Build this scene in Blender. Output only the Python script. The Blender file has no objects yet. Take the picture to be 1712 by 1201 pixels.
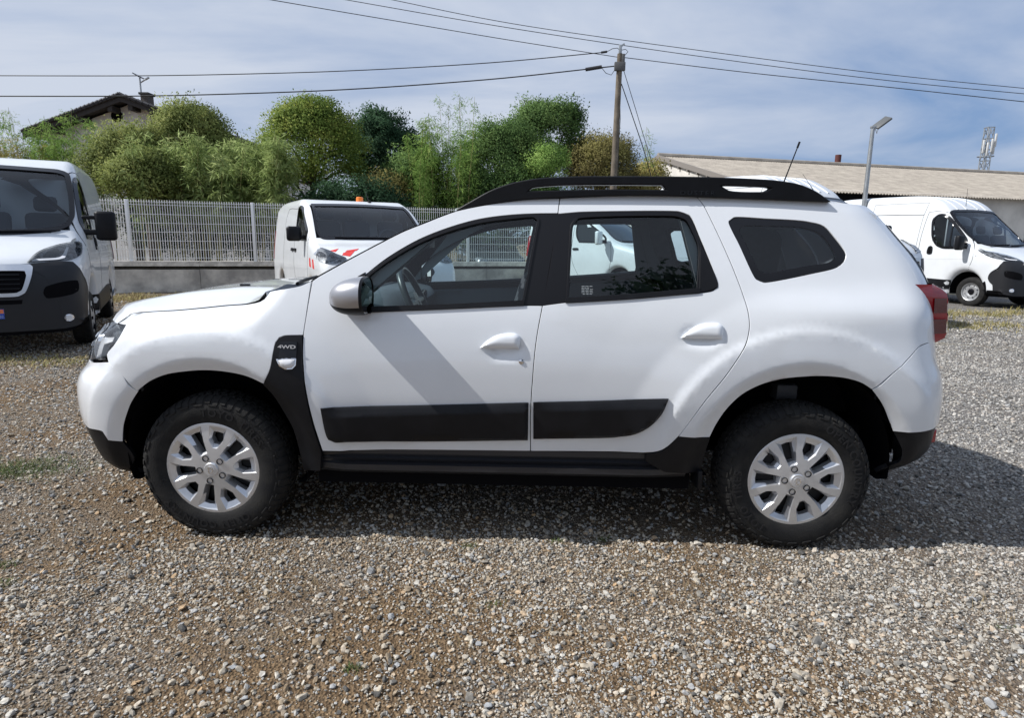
import bpy, bmesh, math, random, time
import numpy as np
from mathutils import Vector, Matrix
from mathutils.geometry import delaunay_2d_cdt
from mathutils.bvhtree import BVHTree

SC = bpy.context.scene
COL = SC.collection
rad = math.radians

# ------------------------------------------------------------------ camera
PW, PH, FPX = 1712.0, 1201.0, 1055.0
CP = np.array([0.08045, -3.60541, 1.39517])
_p, _y, _r = math.atan(200 / 1055), math.atan(17 / 1055), 0.013594
_F = np.array([-math.sin(_y) * math.cos(_p), math.cos(_y) * math.cos(_p), -math.sin(_p)])
_r0 = np.array([math.cos(_y), math.sin(_y), 0.0]); _u0 = np.cross(_r0, _F)
_R = _r0 * math.cos(_r) + _u0 * math.sin(_r); _U = -_r0 * math.sin(_r) + _u0 * math.cos(_r)
cam_data = bpy.data.cameras.new('camera'); cam = bpy.data.objects.new('camera', cam_data)
COL.objects.link(cam)
cam_data.sensor_width = 36.0; cam_data.lens = FPX / PW * 36.0
cam_data.clip_start = 0.05; cam_data.clip_end = 5000
M = Matrix.Identity(4)
for i in range(3):
    M[i][0] = _R[i]; M[i][1] = _U[i]; M[i][2] = -_F[i]; M[i][3] = CP[i]
cam.matrix_world = M
SC.camera = cam

# ------------------------------------------------------------------ world and sun
SUN_EL, SUN_AZ = rad(47.0), rad(8.0)          # azimuth measured from -x towards the viewer's side (-y)
SUND = Vector((-math.cos(SUN_EL) * math.cos(SUN_AZ), -math.cos(SUN_EL) * math.sin(SUN_AZ), math.sin(SUN_EL)))
world = bpy.data.worlds.new('World'); SC.world = world; world.use_nodes = True
nt = world.node_tree; nt.nodes.clear()
def N(t, ty, **kw):
    n = t.nodes.new(ty)
    for k, v in kw.items():
        if k == 'inp':
            for a, b in v.items(): n.inputs[a].default_value = b
        else: setattr(n, k, v)
    return n
out = N(nt, 'ShaderNodeOutputWorld'); bg = N(nt, 'ShaderNodeBackground')
sky = N(nt, 'ShaderNodeTexSky', sky_type='NISHITA', sun_disc=False, sun_elevation=SUN_EL,
        sun_rotation=rad(-98.0), altitude=50, air_density=1.0, dust_density=1.2, ozone_density=1.5)
geo = N(nt, 'ShaderNodeTexCoord')
sep = N(nt, 'ShaderNodeSeparateXYZ'); nt.links.new(geo.outputs['Generated'], sep.inputs[0])
zz = N(nt, 'ShaderNodeMath', operation='MAXIMUM', inp={1: 0.0}); nt.links.new(sep.outputs[2], zz.inputs[0])
za = N(nt, 'ShaderNodeMath', operation='ADD', inp={1: 0.16}); nt.links.new(zz.outputs[0], za.inputs[0])
dv = N(nt, 'ShaderNodeVectorMath', operation='SCALE')
iv = N(nt, 'ShaderNodeMath', operation='DIVIDE', inp={0: 1.0}); nt.links.new(za.outputs[0], iv.inputs[1])
nt.links.new(geo.outputs['Generated'], dv.inputs[0]); nt.links.new(iv.outputs[0], dv.inputs['Scale'])
mp = N(nt, 'ShaderNodeMapping'); mp.inputs['Scale'].default_value = (0.75, 1.25, 0.0); mp.inputs['Rotation'].default_value = (0, 0, rad(-18)); mp.inputs['Location'].default_value = (0.62, 0.35, 0)
nt.links.new(dv.outputs[0], mp.inputs[0])
no = N(nt, 'ShaderNodeTexNoise', inp={'Scale': 0.8, 'Detail': 8.0, 'Roughness': 0.55, 'Distortion': 0.5})
nt.links.new(mp.outputs[0], no.inputs['Vector'])
cr = N(nt, 'ShaderNodeValToRGB'); cr.color_ramp.elements[0].position = 0.34; cr.color_ramp.elements[1].position = 0.66
nt.links.new(no.outputs['Fac'], cr.inputs[0])
# thin cloud is whiter on the sun's side of the sky
dt = N(nt, 'ShaderNodeVectorMath', operation='DOT_PRODUCT'); nt.links.new(geo.outputs['Generated'], dt.inputs[0]); dt.inputs[1].default_value = SUND
mr = N(nt, 'ShaderNodeMapRange', interpolation_type='SMOOTHSTEP', inp={1: -0.45, 2: 0.55, 3: 0.0, 4: 1.0}); nt.links.new(dt.outputs['Value'], mr.inputs[0])
m1 = N(nt, 'ShaderNodeMath', operation='MULTIPLY_ADD', inp={1: 0.60, 2: 0.20}); nt.links.new(mr.outputs[0], m1.inputs[0])
m2 = N(nt, 'ShaderNodeMath', operation='MULTIPLY_ADD', inp={1: 0.85, 2: -0.30}); nt.links.new(cr.outputs[0], m2.inputs[0])
m3 = N(nt, 'ShaderNodeMath', operation='ADD', use_clamp=True); nt.links.new(m1.outputs[0], m3.inputs[0]); nt.links.new(m2.outputs[0], m3.inputs[1])
zf = N(nt, 'ShaderNodeMapRange', interpolation_type='SMOOTHSTEP', inp={1: 0.22, 2: 0.75, 3: 0.78, 4: 0.78}); nt.links.new(zz.outputs[0], zf.inputs[0])
bl = N(nt, 'ShaderNodeMix', data_type='RGBA', inp={7: (2.1, 3.35, 5.9, 1)}); nt.links.new(sky.outputs[0], bl.inputs[6]); nt.links.new(zf.outputs[0], bl.inputs[0])
zc_ = N(nt, 'ShaderNodeMapRange', interpolation_type='SMOOTHSTEP', inp={1: 0.25, 2: 0.80, 3: 1.0, 4: 0.75}); nt.links.new(zz.outputs[0], zc_.inputs[0])
m4 = N(nt, 'ShaderNodeMath', operation='MULTIPLY'); nt.links.new(m3.outputs[0], m4.inputs[0]); nt.links.new(zc_.outputs[0], m4.inputs[1])
mx = N(nt, 'ShaderNodeMix', data_type='RGBA', inp={7: (6.0, 6.6, 7.75, 1)})
nt.links.new(m4.outputs[0], mx.inputs[0]); nt.links.new(bl.outputs[2], mx.inputs[6])
nt.links.new(mx.outputs[2], bg.inputs[0]); bg.inputs[1].default_value = 0.092
nt.links.new(bg.outputs[0], out.inputs[0])

sd = bpy.data.lights.new('sun', 'SUN'); sd.energy = 4.6; sd.angle = rad(0.6); sd.color = (1.0, 0.975, 0.945)
sun = bpy.data.objects.new('sun', sd); COL.objects.link(sun)
sun.rotation_euler = SUND.to_track_quat('Z', 'Y').to_euler(); sun.location = (-20, -3, 25)

SC.view_settings.view_transform = 'Standard'; SC.view_settings.look = 'None'
SC.view_settings.exposure = 0.15; SC.view_settings.gamma = 1.0; SC.view_settings.use_curve_mapping = False
SC.render.engine = 'CYCLES'
SC.cycles.max_bounces = 10; SC.cycles.transparent_max_bounces = 24; SC.cycles.glossy_bounces = 5
SC.cycles.diffuse_bounces = 3; SC.cycles.transmission_bounces = 6
SC.cycles.caustics_reflective = False; SC.cycles.caustics_refractive = False
SC.cycles.sample_clamp_indirect = 6.0
SC.cycles.use_denoising = True

# ------------------------------------------------------------------ helpers
def at(px, py, Y):
    """World point seen at a pixel of the photograph on the plane y = Y (survey of the real place)."""
    d = _F * FPX + _R * (px - PW / 2) + _U * (PH / 2 - py)
    return CP + d * ((Y - CP[1]) / d[1])
def atz(px, py, Z=0.0):
    d = _F * FPX + _R * (px - PW / 2) + _U * (PH / 2 - py)
    return CP + d * ((Z - CP[2]) / d[2])

def pchip(xs, ys):
    xs = np.array(xs, float); ys = np.array(ys, float)
    h = np.diff(xs); d = np.diff(ys) / h
    m = np.zeros_like(ys)
    for i in range(1, len(xs) - 1):
        if d[i - 1] * d[i] > 0:
            w1 = 2 * h[i] + h[i - 1]; w2 = h[i] + 2 * h[i - 1]
            m[i] = (w1 + w2) / (w1 / d[i - 1] + w2 / d[i])
    m[0], m[-1] = d[0], d[-1]
    def f(x):
        x = np.asarray(x, float); xc = np.clip(x, xs[0], xs[-1])
        i = np.clip(np.searchsorted(xs, xc, side='right') - 1, 0, len(xs) - 2)
        t = (xc - xs[i]) / h[i]
        r = (ys[i] * (1 + 2 * t) * (1 - t) ** 2 + h[i] * m[i] * t * (1 - t) ** 2 + ys[i + 1] * t * t * (3 - 2 * t) + h[i] * m[i + 1] * t * t * (t - 1))
        return r
    return f
def sstep(a, b, x):
    t = np.clip((x - a) / (b - a), 0, 1); return t * t * (3 - 2 * t)

def mesh_obj(name, V, F, mat, parent=None, smooth=35.0, mats=None, fm=None):
    me = bpy.data.meshes.new(name)
    me.from_pydata([tuple(map(float, v)) for v in V], [], [tuple(map(int, f)) for f in F])
    if mats:
        for m in mats: me.materials.append(m)
        if fm is not None: me.polygons.foreach_set('material_index', np.array(fm, dtype=np.int32))
    elif mat is not None: me.materials.append(mat)
    if smooth:
        me.polygons.foreach_set('use_smooth', np.ones(len(me.polygons), dtype=bool))
        me.set_sharp_from_angle(angle=rad(smooth))
    me.update()
    o = bpy.data.objects.new(name, me); COL.objects.link(o)
    if parent is not None: o.parent = parent
    return o
def empty(name, loc=(0, 0, 0), rz=0.0, parent=None):
    o = bpy.data.objects.new(name, None); COL.objects.link(o); o.location = loc; o.rotation_euler = (0, 0, rz)
    o.empty_display_size = 0.2
    if parent is not None: o.parent = parent
    return o
def tag(o, label=None, cat=None, group=None, kind=None):
    if label: o['label'] = label
    if cat: o['category'] = cat
    if group: o['group'] = group
    if kind: o['kind'] = kind
    return o
def dup(o, parent=None):
    c = o.copy(); COL.objects.link(c); c.parent = parent
    for ch in list(o.children): dup(ch, c)
    return c

class MB:
    """Collects simple solids into one mesh."""
    def __init__(s): s.V = []; s.F = []
    def add(s, V, F):
        b = len(s.V); s.V += [tuple(map(float, v)) for v in V]; s.F += [tuple(b + i for i in f) for f in F]; return s
    def box(s, c, size, R=None, bev=0.0):
        hx, hy, hz = [q / 2 for q in size]
        if bev <= 0:
            V = [(x * hx, y * hy, z * hz) for x in (-1, 1) for y in (-1, 1) for z in (-1, 1)]
            F = [(0, 1, 3, 2), (4, 6, 7, 5), (0, 4, 5, 1), (2, 3, 7, 6), (0, 2, 6, 4), (1, 5, 7, 3)]
        else:
            bm = bmesh.new(); bmesh.ops.create_cube(bm, size=1.0)
            bmesh.ops.scale(bm, vec=size, verts=bm.verts)
            bmesh.ops.bevel(bm, geom=bm.edges[:], offset=bev, segments=2, affect='EDGES', profile=0.5)
            bm.verts.ensure_lookup_table(); V = [tuple(v.co) for v in bm.verts]; F = [tuple(v.index for v in f.verts) for f in bm.faces]; bm.free()
        V = [Vector(v) for v in V]
        if R is not None: V = [R @ v for v in V]
        return s.add([v + Vector(c) for v in V], F)
    def tube(s, pts, r, n=8, cap=True):
        pts = [Vector(p) for p in pts]; rs = r if hasattr(r, '__len__') else [r] * len(pts)
        V = []; F = []; prev = None
        for i, p in enumerate(pts):
            t = (pts[min(i + 1, len(pts) - 1)] - pts[max(i - 1, 0)]).normalized()
            if prev is None:
                a = t.orthogonal().normalized()
            else:
                a = (prev - t * prev.dot(t)).normalized()
            prev = a; b = t.cross(a)
            for k in range(n):
                w = 2 * math.pi * k / n; V.append(p + (a * math.cos(w) + b * math.sin(w)) * rs[i])
        for i in range(len(pts) - 1):
            for k in range(n):
                F.append((i * n + k, i * n + (k + 1) % n, (i + 1) * n + (k + 1) % n, (i + 1) * n + k))
        if cap:
            F.append(tuple(range(n))[::-1]); F.append(tuple((len(pts) - 1) * n + k for k in range(n)))
        return s.add(V, F)
    def lathe(s, prof, n=48, axis='y', c=(0, 0, 0)):
        """prof: (r, a) with a along the axis."""
        V = []; F = []
        for r, a in prof:
            for k in range(n):
                w = 2 * math.pi * k / n; u, v = r * math.cos(w), r * math.sin(w)
                p = {'y': (u, a, v), 'z': (u, v, a), 'x': (a, u, v)}[axis]
                V.append((p[0] + c[0], p[1] + c[1], p[2] + c[2]))
        for i in range(len(prof) - 1):
            for k in range(n):
                F.append((i * n + k, (i + 1) * n + k, (i + 1) * n + (k + 1) % n, i * n + (k + 1) % n))
        return s.add(V, F)
    def grid(s, P, flip=False):
        nu, nv = len(P), len(P[0]); V = [p for row in P for p in row]; F = []
        for i in range(nu - 1):
            for j in range(nv - 1):
                q = (i * nv + j, i * nv + j + 1, (i + 1) * nv + j + 1, (i + 1) * nv + j)
                F.append(q[::-1] if flip else q)
        return s.add(V, F)
    def obj(s, name, mat, parent=None, smooth=35.0): return mesh_obj(name, s.V, s.F, mat, parent, smooth)

# ---- polygons and panels
def resample(pts, step=0.02, closed=True, sharp_all=False):
    """pts: (x, z) or (x, z, 1) where 1 marks a corner. Smooth spline between corners."""
    n = len(pts); P = np.array([p[:2] for p in pts], float); c = [len(p) > 2 and p[2] for p in pts]
    if sharp_all: c = [1] * n
    out = []
    m = n if closed else n - 1
    for i in range(m):
        p1, p2 = P[i], P[(i + 1) % n]
        p0 = P[i - 1] if (not c[i] and (closed or i > 0)) else 2 * p1 - p2
        j = (i + 1) % n
        p3 = P[(i + 2) % n] if (not c[j] and (closed or i + 2 < n)) else 2 * p2 - p1
        L = np.linalg.norm(p2 - p1); k = max(1, int(round(L / step)))
        # centripetal-ish tangents
        l01 = max(np.linalg.norm(p1 - p0), 1e-9); l23 = max(np.linalg.norm(p3 - p2), 1e-9); L = max(L, 1e-9)
        t1 = ((p1 - p0) / l01 * L + (p2 - p1) / L * l01) / (l01 + L) * min(L, 1.3 * l01)
        t2 = ((p2 - p1) / L * l23 + (p3 - p2) / l23 * L) / (l23 + L) * min(L, 1.3 * l23)
        for q in range(k):
            t = q / k
            out.append(p1 * (2 * t ** 3 - 3 * t * t + 1) + t1 * (t ** 3 - 2 * t * t + t) + p2 * (3 * t * t - 2 * t ** 3) + t2 * (t ** 3 - t * t))
    if not closed: out.append(P[-1])
    return np.array(out)
def area2(P): x, y = P[:, 0], P[:, 1]; return 0.5 * np.sum(x * np.roll(y, -1) - np.roll(x, -1) * y)
def inset(P, d):
    """Move a polygon's edges inward by d (negative: outward)."""
    if d == 0: return P
    s = 1.0 if area2(P) > 0 else -1.0
    e = np.roll(P, -1, 0) - P; L = np.linalg.norm(e, axis=1)[:, None]; e = e / np.maximum(L, 1e-9)
    nrm = np.stack([-e[:, 1], e[:, 0]], 1) * s
    n0 = np.roll(nrm, 1, 0); m = nrm + n0; m /= np.maximum(np.linalg.norm(m, axis=1)[:, None], 1e-6)
    k = np.clip(np.sum(m * nrm, 1), 0.5, 1)[:, None]
    return P + m * d / k
def inpoly(Q, P):
    x, y = Q[:, 0][:, None], Q[:, 1][:, None]; x0, y0 = P[:, 0][None], P[:, 1][None]
    x1, y1 = np.roll(P[:, 0], -1)[None], np.roll(P[:, 1], -1)[None]
    c = ((y0 > y) != (y1 > y)) & (x < (x1 - x0) * (y - y0) / np.where(y1 == y0, 1e-12, y1 - y0) + x0)
    return np.sum(c, 1) % 2 == 1
def edist(Q, P):
    a = P[None]; b = np.roll(P, -1, 0)[None]; q = Q[:, None]
    ab = b - a; t = np.clip(np.sum((q - a) * ab, 2) / np.maximum(np.sum(ab * ab, 2), 1e-12), 0, 1)
    return np.sqrt(np.min(np.sum((q - a - ab * t[..., None]) ** 2, 2), 1))
def tri_region(outer, holes=(), step=0.03, extra=None):
    loops = [outer] + list(holes)
    pts = []; edges = []
    for L in loops:
        b = len(pts); pts += [tuple(p) for p in L]; edges += [(b + i, b + (i + 1) % len(L)) for i in range(len(L))]
    lo, hi = outer.min(0), outer.max(0)
    if step:
        gx = np.arange(lo[0] + step / 2, hi[0], step); gz = np.arange(lo[1] + step / 2, hi[1], step)
        G = np.array([(x + (step / 2 if j % 2 else 0), z) for j, z in enumerate(gz) for x in gx])
        if extra is not None: G = np.vstack([G, extra]) if len(G) else extra
        if len(G):
            k = inpoly(G, outer)
            for h in holes: k &= ~inpoly(G, h)
            G = G[k]
            if len(G):
                d = np.min([edist(G, L) for L in loops], 0); G = G[d > step * 0.35]
                pts += [tuple(p) for p in G]
    r = delaunay_2d_cdt([Vector(p) for p in pts], edges, [], 0, 1e-7)
    V = np.array([tuple(v) for v in r[0]]); T = np.array([f for f in r[2] if len(f) == 3])
    c = V[T].mean(1); k = inpoly(c, outer)
    for h in holes: k &= ~inpoly(c, h)
    T = T[k]
    a = V[T]; s = (a[:, 1, 0] - a[:, 0, 0]) * (a[:, 2, 1] - a[:, 0, 1]) - (a[:, 1, 1] - a[:, 0, 1]) * (a[:, 2, 0] - a[:, 0, 0])
    T[s < 0] = T[s < 0][:, ::-1]
    return V, T
def boundary(T):
    E = {}
    for t in T:
        for i in range(3):
            a, b = int(t[i]), int(t[(i + 1) % 3])
            if (b, a) in E: del E[(b, a)]
            else: E[(a, b)] = 1
    return list(E)
def slab(mb, outer, holes, y0, y1, step=0, to3=None):
    """Extrude a 2-D polygon (x, z) between y0 (facing -y) and y1."""
    V, T = tri_region(np.asarray(outer, float), [np.asarray(h, float) for h in holes], step)
    f = to3 or (lambda p, y: (p[0], y, p[1]))
    A = [f(p, y0) for p in V]; B = [f(p, y1) for p in V]; n = len(V)
    F = [tuple(t) for t in T] + [tuple(n + i for i in t[::-1]) for t in T]
    F += [(a, n + a, n + b, b) for a, b in boundary(T)]
    return mb.add(A + B, F)

# ---- materials
MATS = {}
def mat(name, col=(0.5, 0.5, 0.5), rough=0.5, metal=0.0, coat=0.0, spec=0.5, noise=0.0, nscale=20.0, bump=0.0, bscale=200.0, trans=0.0, emit=None, col2=None, n2=(0.4, 0.65), sheen=0.0):
    if name in MATS: return MATS[name]
    m = bpy.data.materials.new(name); m.use_nodes = True; t = m.node_tree; b = t.nodes['Principled BSDF']
    b.inputs['Base Color'].default_value = (*col, 1); b.inputs['Roughness'].default_value = rough; b.inputs['Metallic'].default_value = metal
    b.inputs['Coat Weight'].default_value = coat; b.inputs['Coat Roughness'].default_value = 0.03; b.inputs['Specular IOR Level'].default_value = spec
    if noise or col2:
        tc = N(t, 'ShaderNodeTexCoord'); nz = N(t, 'ShaderNodeTexNoise', inp={'Scale': nscale, 'Detail': 6.0, 'Roughness': 0.6}); t.links.new(tc.outputs['Object'], nz.inputs['Vector'])
        r = N(t, 'ShaderNodeValToRGB'); r.color_ramp.elements[0].position = n2[0]; r.color_ramp.elements[1].position = n2[1]
        c2 = col2 or tuple(c * (1 - noise) for c in col)
        r.color_ramp.elements[0].color = (*c2, 1); r.color_ramp.elements[1].color = (*col, 1)
        t.links.new(nz.outputs['Fac'], r.inputs[0]); t.links.new(r.outputs[0], b.inputs['Base Color'])
    if bump:
        tc = N(t, 'ShaderNodeTexCoord'); nz = N(t, 'ShaderNodeTexNoise', inp={'Scale': bscale, 'Detail': 4.0}); t.links.new(tc.outputs['Object'], nz.inputs['Vector'])
        bp = N(t, 'ShaderNodeBump', inp={'Strength': bump, 'Distance': 0.01}); t.links.new(nz.outputs['Fac'], bp.inputs['Height']); t.links.new(bp.outputs[0], b.inputs['Normal'])
    if trans: b.inputs['Transmission Weight'].default_value = trans
    if emit: b.inputs['Emission Color'].default_value = (*emit, 1); b.inputs['Emission Strength'].default_value = 1.0
    MATS[name] = m; return m
def glass(name, tint=(0.7, 0.8, 0.8), refl=1.0, rough=0.0):
    if name in MATS: return MATS[name]
    m = bpy.data.materials.new(name); m.use_nodes = True; t = m.node_tree; t.nodes.clear()
    o = N(t, 'ShaderNodeOutputMaterial'); tr = N(t, 'ShaderNodeBsdfTransparent', inp={'Color': (*tint, 1)})
    gl = N(t, 'ShaderNodeBsdfGlossy', inp={'Roughness': rough, 'Color': (refl, refl, refl, 1)}); fr = N(t, 'ShaderNodeFresnel', inp={'IOR': 1.52})
    mx = N(t, 'ShaderNodeMixShader'); t.links.new(fr.outputs[0], mx.inputs[0]); t.links.new(tr.outputs[0], mx.inputs[1]); t.links.new(gl.outputs[0], mx.inputs[2]); t.links.new(mx.outputs[0], o.inputs[0])
    MATS[name] = m; return m
PAINT = mat('white_paint', (0.79, 0.815, 0.84), 0.30, coat=1.0, noise=0.03, nscale=3.0)
VPAINT = mat('van_paint', (0.73, 0.755, 0.775), 0.45, coat=0.8, noise=0.06, nscale=2.5)
BLK = mat('black_plastic', (0.011, 0.0115, 0.014), 0.42, spec=0.22, bump=0.12, bscale=900, noise=0.3, nscale=8)
GLOSSBLK = mat('gloss_black', (0.006, 0.006, 0.008), 0.15, spec=0.4)
SATBLK = mat('satin_black_film', (0.007, 0.007, 0.009), 0.35, spec=0.3)
RUB = mat('rubber', (0.012, 0.012, 0.013), 0.8, spec=0.25, nscale=9, bump=0.25, bscale=160, col2=(0.026, 0.025, 0.023), n2=(0.35, 0.62))
DARK = mat('dark_void', (0.006, 0.006, 0.007), 0.95, spec=0.05)
SILVER = mat('silver_paint', (0.74, 0.75, 0.77), 0.36, metal=0.72, coat=0.2, noise=0.05, nscale=30)
MSILVER = mat('mirror_silver', (0.42, 0.42, 0.44), 0.36, metal=0.8, coat=0.5)
CHROME = mat('chrome', (0.8, 0.8, 0.82), 0.12, metal=1.0)
STEEL = mat('galvanised', (0.42, 0.44, 0.45), 0.45, metal=0.7, noise=0.2, nscale=6)
GLASS = glass('window_glass', (0.80, 0.90, 0.91))
PRIV = glass('privacy_glass', (0.46, 0.54, 0.60))
LENS = glass('lamp_lens', (0.93, 0.95, 0.96))
INTER = mat('interior_plastic', (0.085, 0.10, 0.115), 0.6, noise=0.2)
CLOTH = mat('seat_cloth', (0.035, 0.037, 0.045), 0.9, bump=0.2, bscale=400)
HEADL = mat('headliner', (0.32, 0.32, 0.31), 0.9)
RED = mat('red_lens', (0.32, 0.006, 0.012), 0.12, coat=1.0)
DRED = mat('dark_red_lens', (0.10, 0.004, 0.008), 0.10, coat=1.0)
WHITELENS = mat('white_lens', (0.75, 0.75, 0.76), 0.25, coat=1.0)
MIRR = mat('mirror_glass', (0.85, 0.87, 0.88), 0.02, metal=1.0)

def text_mesh(s, size=0.1, depth=0.002, to3=None, bold=0.0, align='CENTER', space=1.0):
    cu = bpy.data.curves.new('lettering', 'FONT'); cu.body = s; cu.size = size; cu.extrude = depth; cu.align_x = align; cu.offset = bold; cu.space_character = space
    cu.resolution_u = 3
    o = bpy.data.objects.new('lettering', cu); COL.objects.link(o)
    dg = bpy.context.evaluated_depsgraph_get(); me = bpy.data.meshes.new_from_object(o.evaluated_get(dg))
    V = [tuple(v.co) for v in me.vertices]; F = [tuple(p.vertices) for p in me.polygons]
    bpy.data.objects.remove(o); bpy.data.curves.remove(cu); bpy.data.meshes.remove(me)
    if to3: V = [to3(v) for v in V]
    return V, F

XF = [-1.96, -1.994, -2.112, -2.167, -2.189, -2.203, -2.205, -2.199, -2.184, -2.129, -2.12, -2.113, -2.106]
XR = [1.872, 2.003, 2.131, 2.163, 2.169, 2.174, 2.173, 2.161, 2.13, 2.115, 2.103, 2.09, 2.069, 2.027, 1.962, 1.907, 1.836, 1.773]
HANDLES = [(0.005, 0.919), (0.860, 0.986)]
# ------------------------------------------------------------------ SUV body: half width as a function of (x, z)
_prof = pchip([0.15, 0.22, 0.30, 0.40, 0.50, 0.60, 0.70, 0.80, 0.90, 1.00, 1.06, 1.12, 1.20, 1.30, 1.40, 1.50, 1.58, 1.63],
              [0.790, 0.805, 0.822, 0.842, 0.857, 0.868, 0.874, 0.872, 0.864, 0.848, 0.834, 0.816, 0.788, 0.750, 0.709, 0.665, 0.627, 0.595])
_zs = pchip([-2.2, -2.0, -1.81, -1.70, -1.65, -1.51, -1.38, -1.27, -1.19, -1.13, -1.08, -1.0, -0.9, -0.8], [0.88, 0.93, 0.995, 1.036, 1.046, 1.056, 1.070, 1.083, 1.092, 1.115, 1.165, 1.26, 1.45, 1.8])
_xf = pchip([0.20, 0.25, 0.295, 0.40, 0.47, 0.55, 0.625, 0.685, 0.73, 0.80, 0.90, 0.96, 1.0], XF)
_xr = pchip([0.25, 0.35, 0.43, 0.50, 0.56, 0.61, 0.71, 0.79, 0.87, 0.96, 1.06, 1.21, 1.27, 1.34, 1.42, 1.485, 1.56, 1.60], XR)
LF, LR = 0.50, 0.36
def _pl(xs, ys):
    f = pchip(xs, ys); return lambda r: 0.92 * np.interp(r, xs, ys) + 0.08 * f(r)
_bF = _pl([0.30, 0.415, 0.43, 0.488, 0.500, 0.605, 0.64, 0.80, 1.05], [-0.03, -0.004, 0.000, 0.031, 0.0325, 0.0340, 0.022, 0.004, 0.0])
_bR = _pl([0.30, 0.435, 0.45, 0.508, 0.520, 0.635, 0.67, 0.82, 1.05], [-0.03, -0.004, 0.000, 0.031, 0.0325, 0.0345, 0.022, 0.004, 0.0])
def Hbase(x, z):
    x = np.asarray(x, float); z = np.asarray(z, float)
    h = _prof(z)
    h = h - 0.030 * np.clip((-0.9 - x) / 1.2, 0, 2) ** 2 - 0.035 * np.clip((x - 0.9) / 1.2, 0, 2) ** 2 * sstep(1.15, 0.9, z) - 0.03 * np.clip((x - 0.9) / 1.0, 0, 2) ** 2 * sstep(0.9, 1.25, z)
    # wheel arch flares
    rf = np.hypot(x + 1.335, z - 0.37); rr = np.hypot(x - 1.335, z - 0.375)
    w1 = np.where(x < -0.2, 1.0, 0.0) * sstep(0.10, 0.35, z); w2 = np.where(x > 0.2, 1.0, 0.0) * sstep(0.10, 0.35, z)
    h = h + w1 * _bF(rf) + w2 * _bR(rr)
    # shoulder behind the rear door
    h = h + 0.020 * np.exp(-((x - 1.62) / 0.42) ** 2) * np.exp(-((z - 1.10) / 0.09) ** 2)
    # rounding of the front wing into the bonnet
    zs = _zs(x); r = 0.15; t = np.clip((z - (zs - r)) / r, 0, 0.999)
    h = h - 0.135 * (1 - np.sqrt(1 - t * t))
    # dished door around the lower trim
    return h
def Hf(x, z):
    h = Hbase(x, z)
    tf = np.clip((x - _xf(z)) / LF, 0, 1); tr = np.clip((_xr(z) - x) / LR, 0, 1)
    cf = (1 - (1 - tf) ** 2.6) ** (1 / 2.5); crr = (1 - (1 - tr) ** 2.4) ** (1 / 2.3)
    h = h * cf * crr
    for (hx, hz) in HANDLES:
        d = np.hypot((x - hx) / 0.098, (z - hz) / 0.050); h = h - 0.015 * sstep(1.0, 0.55, d)
    return h
def arcs(xc, zc, rs):
    return np.concatenate([np.stack([xc + r * np.cos(np.linspace(0, math.pi, 70)), zc + r * np.sin(np.linspace(0, math.pi, 70))], 1) for r in rs])
ARC_F = arcs(-1.335, 0.37, (0.445, 0.47, 0.487, 0.494, 0.501, 0.53, 0.57, 0.600, 0.612, 0.625, 0.642, 0.66))
ARC_R = arcs(1.335, 0.375, (0.465, 0.49, 0.507, 0.514, 0.521, 0.55, 0.60, 0.630, 0.642, 0.655, 0.672, 0.69))
def hit(px, py):
    Y = -0.85
    for _ in range(60):
        p = at(px, py, Y); Y = 0.5 * Y - 0.5 * float(Hf(p[0], p[2]))
    p = at(px, py, Y); return (p[0], p[2])

# ------------------------------------------------------------------ the white SUV
suv = tag(empty('parked_car', (0, 0, 0)), 'white SUV with black door trims and roof rails, seen side-on in the foreground', 'car')

def side_pos(uv): return np.stack([uv[:, 0], -Hf(uv[:, 0], uv[:, 1]), uv[:, 1]], 1)
def fr_x(s, z):
    q = LF * math.pi / 2
    return _xf(z) + np.where(s < q, LF * (1 - np.cos(np.clip(s, 0, q) / LF)), LF + (s - q))
def fr_s(x, z):
    t = (x - _xf(z)) / LF; q = LF * math.pi / 2
    return np.where(t < 1, LF * np.arccos(np.clip(1 - t, -1, 1)), q + (t - 1) * LF)
def rr_x(s, z):
    q = LR * math.pi / 2
    return _xr(z) - np.where(s < q, LR * (1 - np.cos(np.clip(s, 0, q) / LR)), LR + (s - q))
def rr_s(x, z):
    t = (_xr(z) - x) / LR; q = LR * math.pi / 2
    return np.where(t < 1, LR * np.arccos(np.clip(1 - t, -1, 1)), q + (t - 1) * LR)
def front_pos(uv):
    x = fr_x(uv[:, 0], uv[:, 1]); y = -Hf(x, uv[:, 1]); y = np.where(uv[:, 0] < 1e-4, 0, y); return np.stack([x, y, uv[:, 1]], 1)
def rear_pos(uv):      # u = -s so that +u still runs rearwards
    s = -uv[:, 0]; x = rr_x(s, uv[:, 1]); y = -Hf(x, uv[:, 1]); y = np.where(s < 1e-4, 0, y); return np.stack([x, y, uv[:, 1]], 1)
def norm_of(pos, uv):
    e = 1e-3; du = np.array([e, 0]); dv_ = np.array([0, e])
    a = pos(uv + du) - pos(uv - du); b = pos(uv + dv_) - pos(uv - dv_)
    n = np.cross(a, b); return n / np.maximum(np.linalg.norm(n, axis=1)[:, None], 1e-12)

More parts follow.
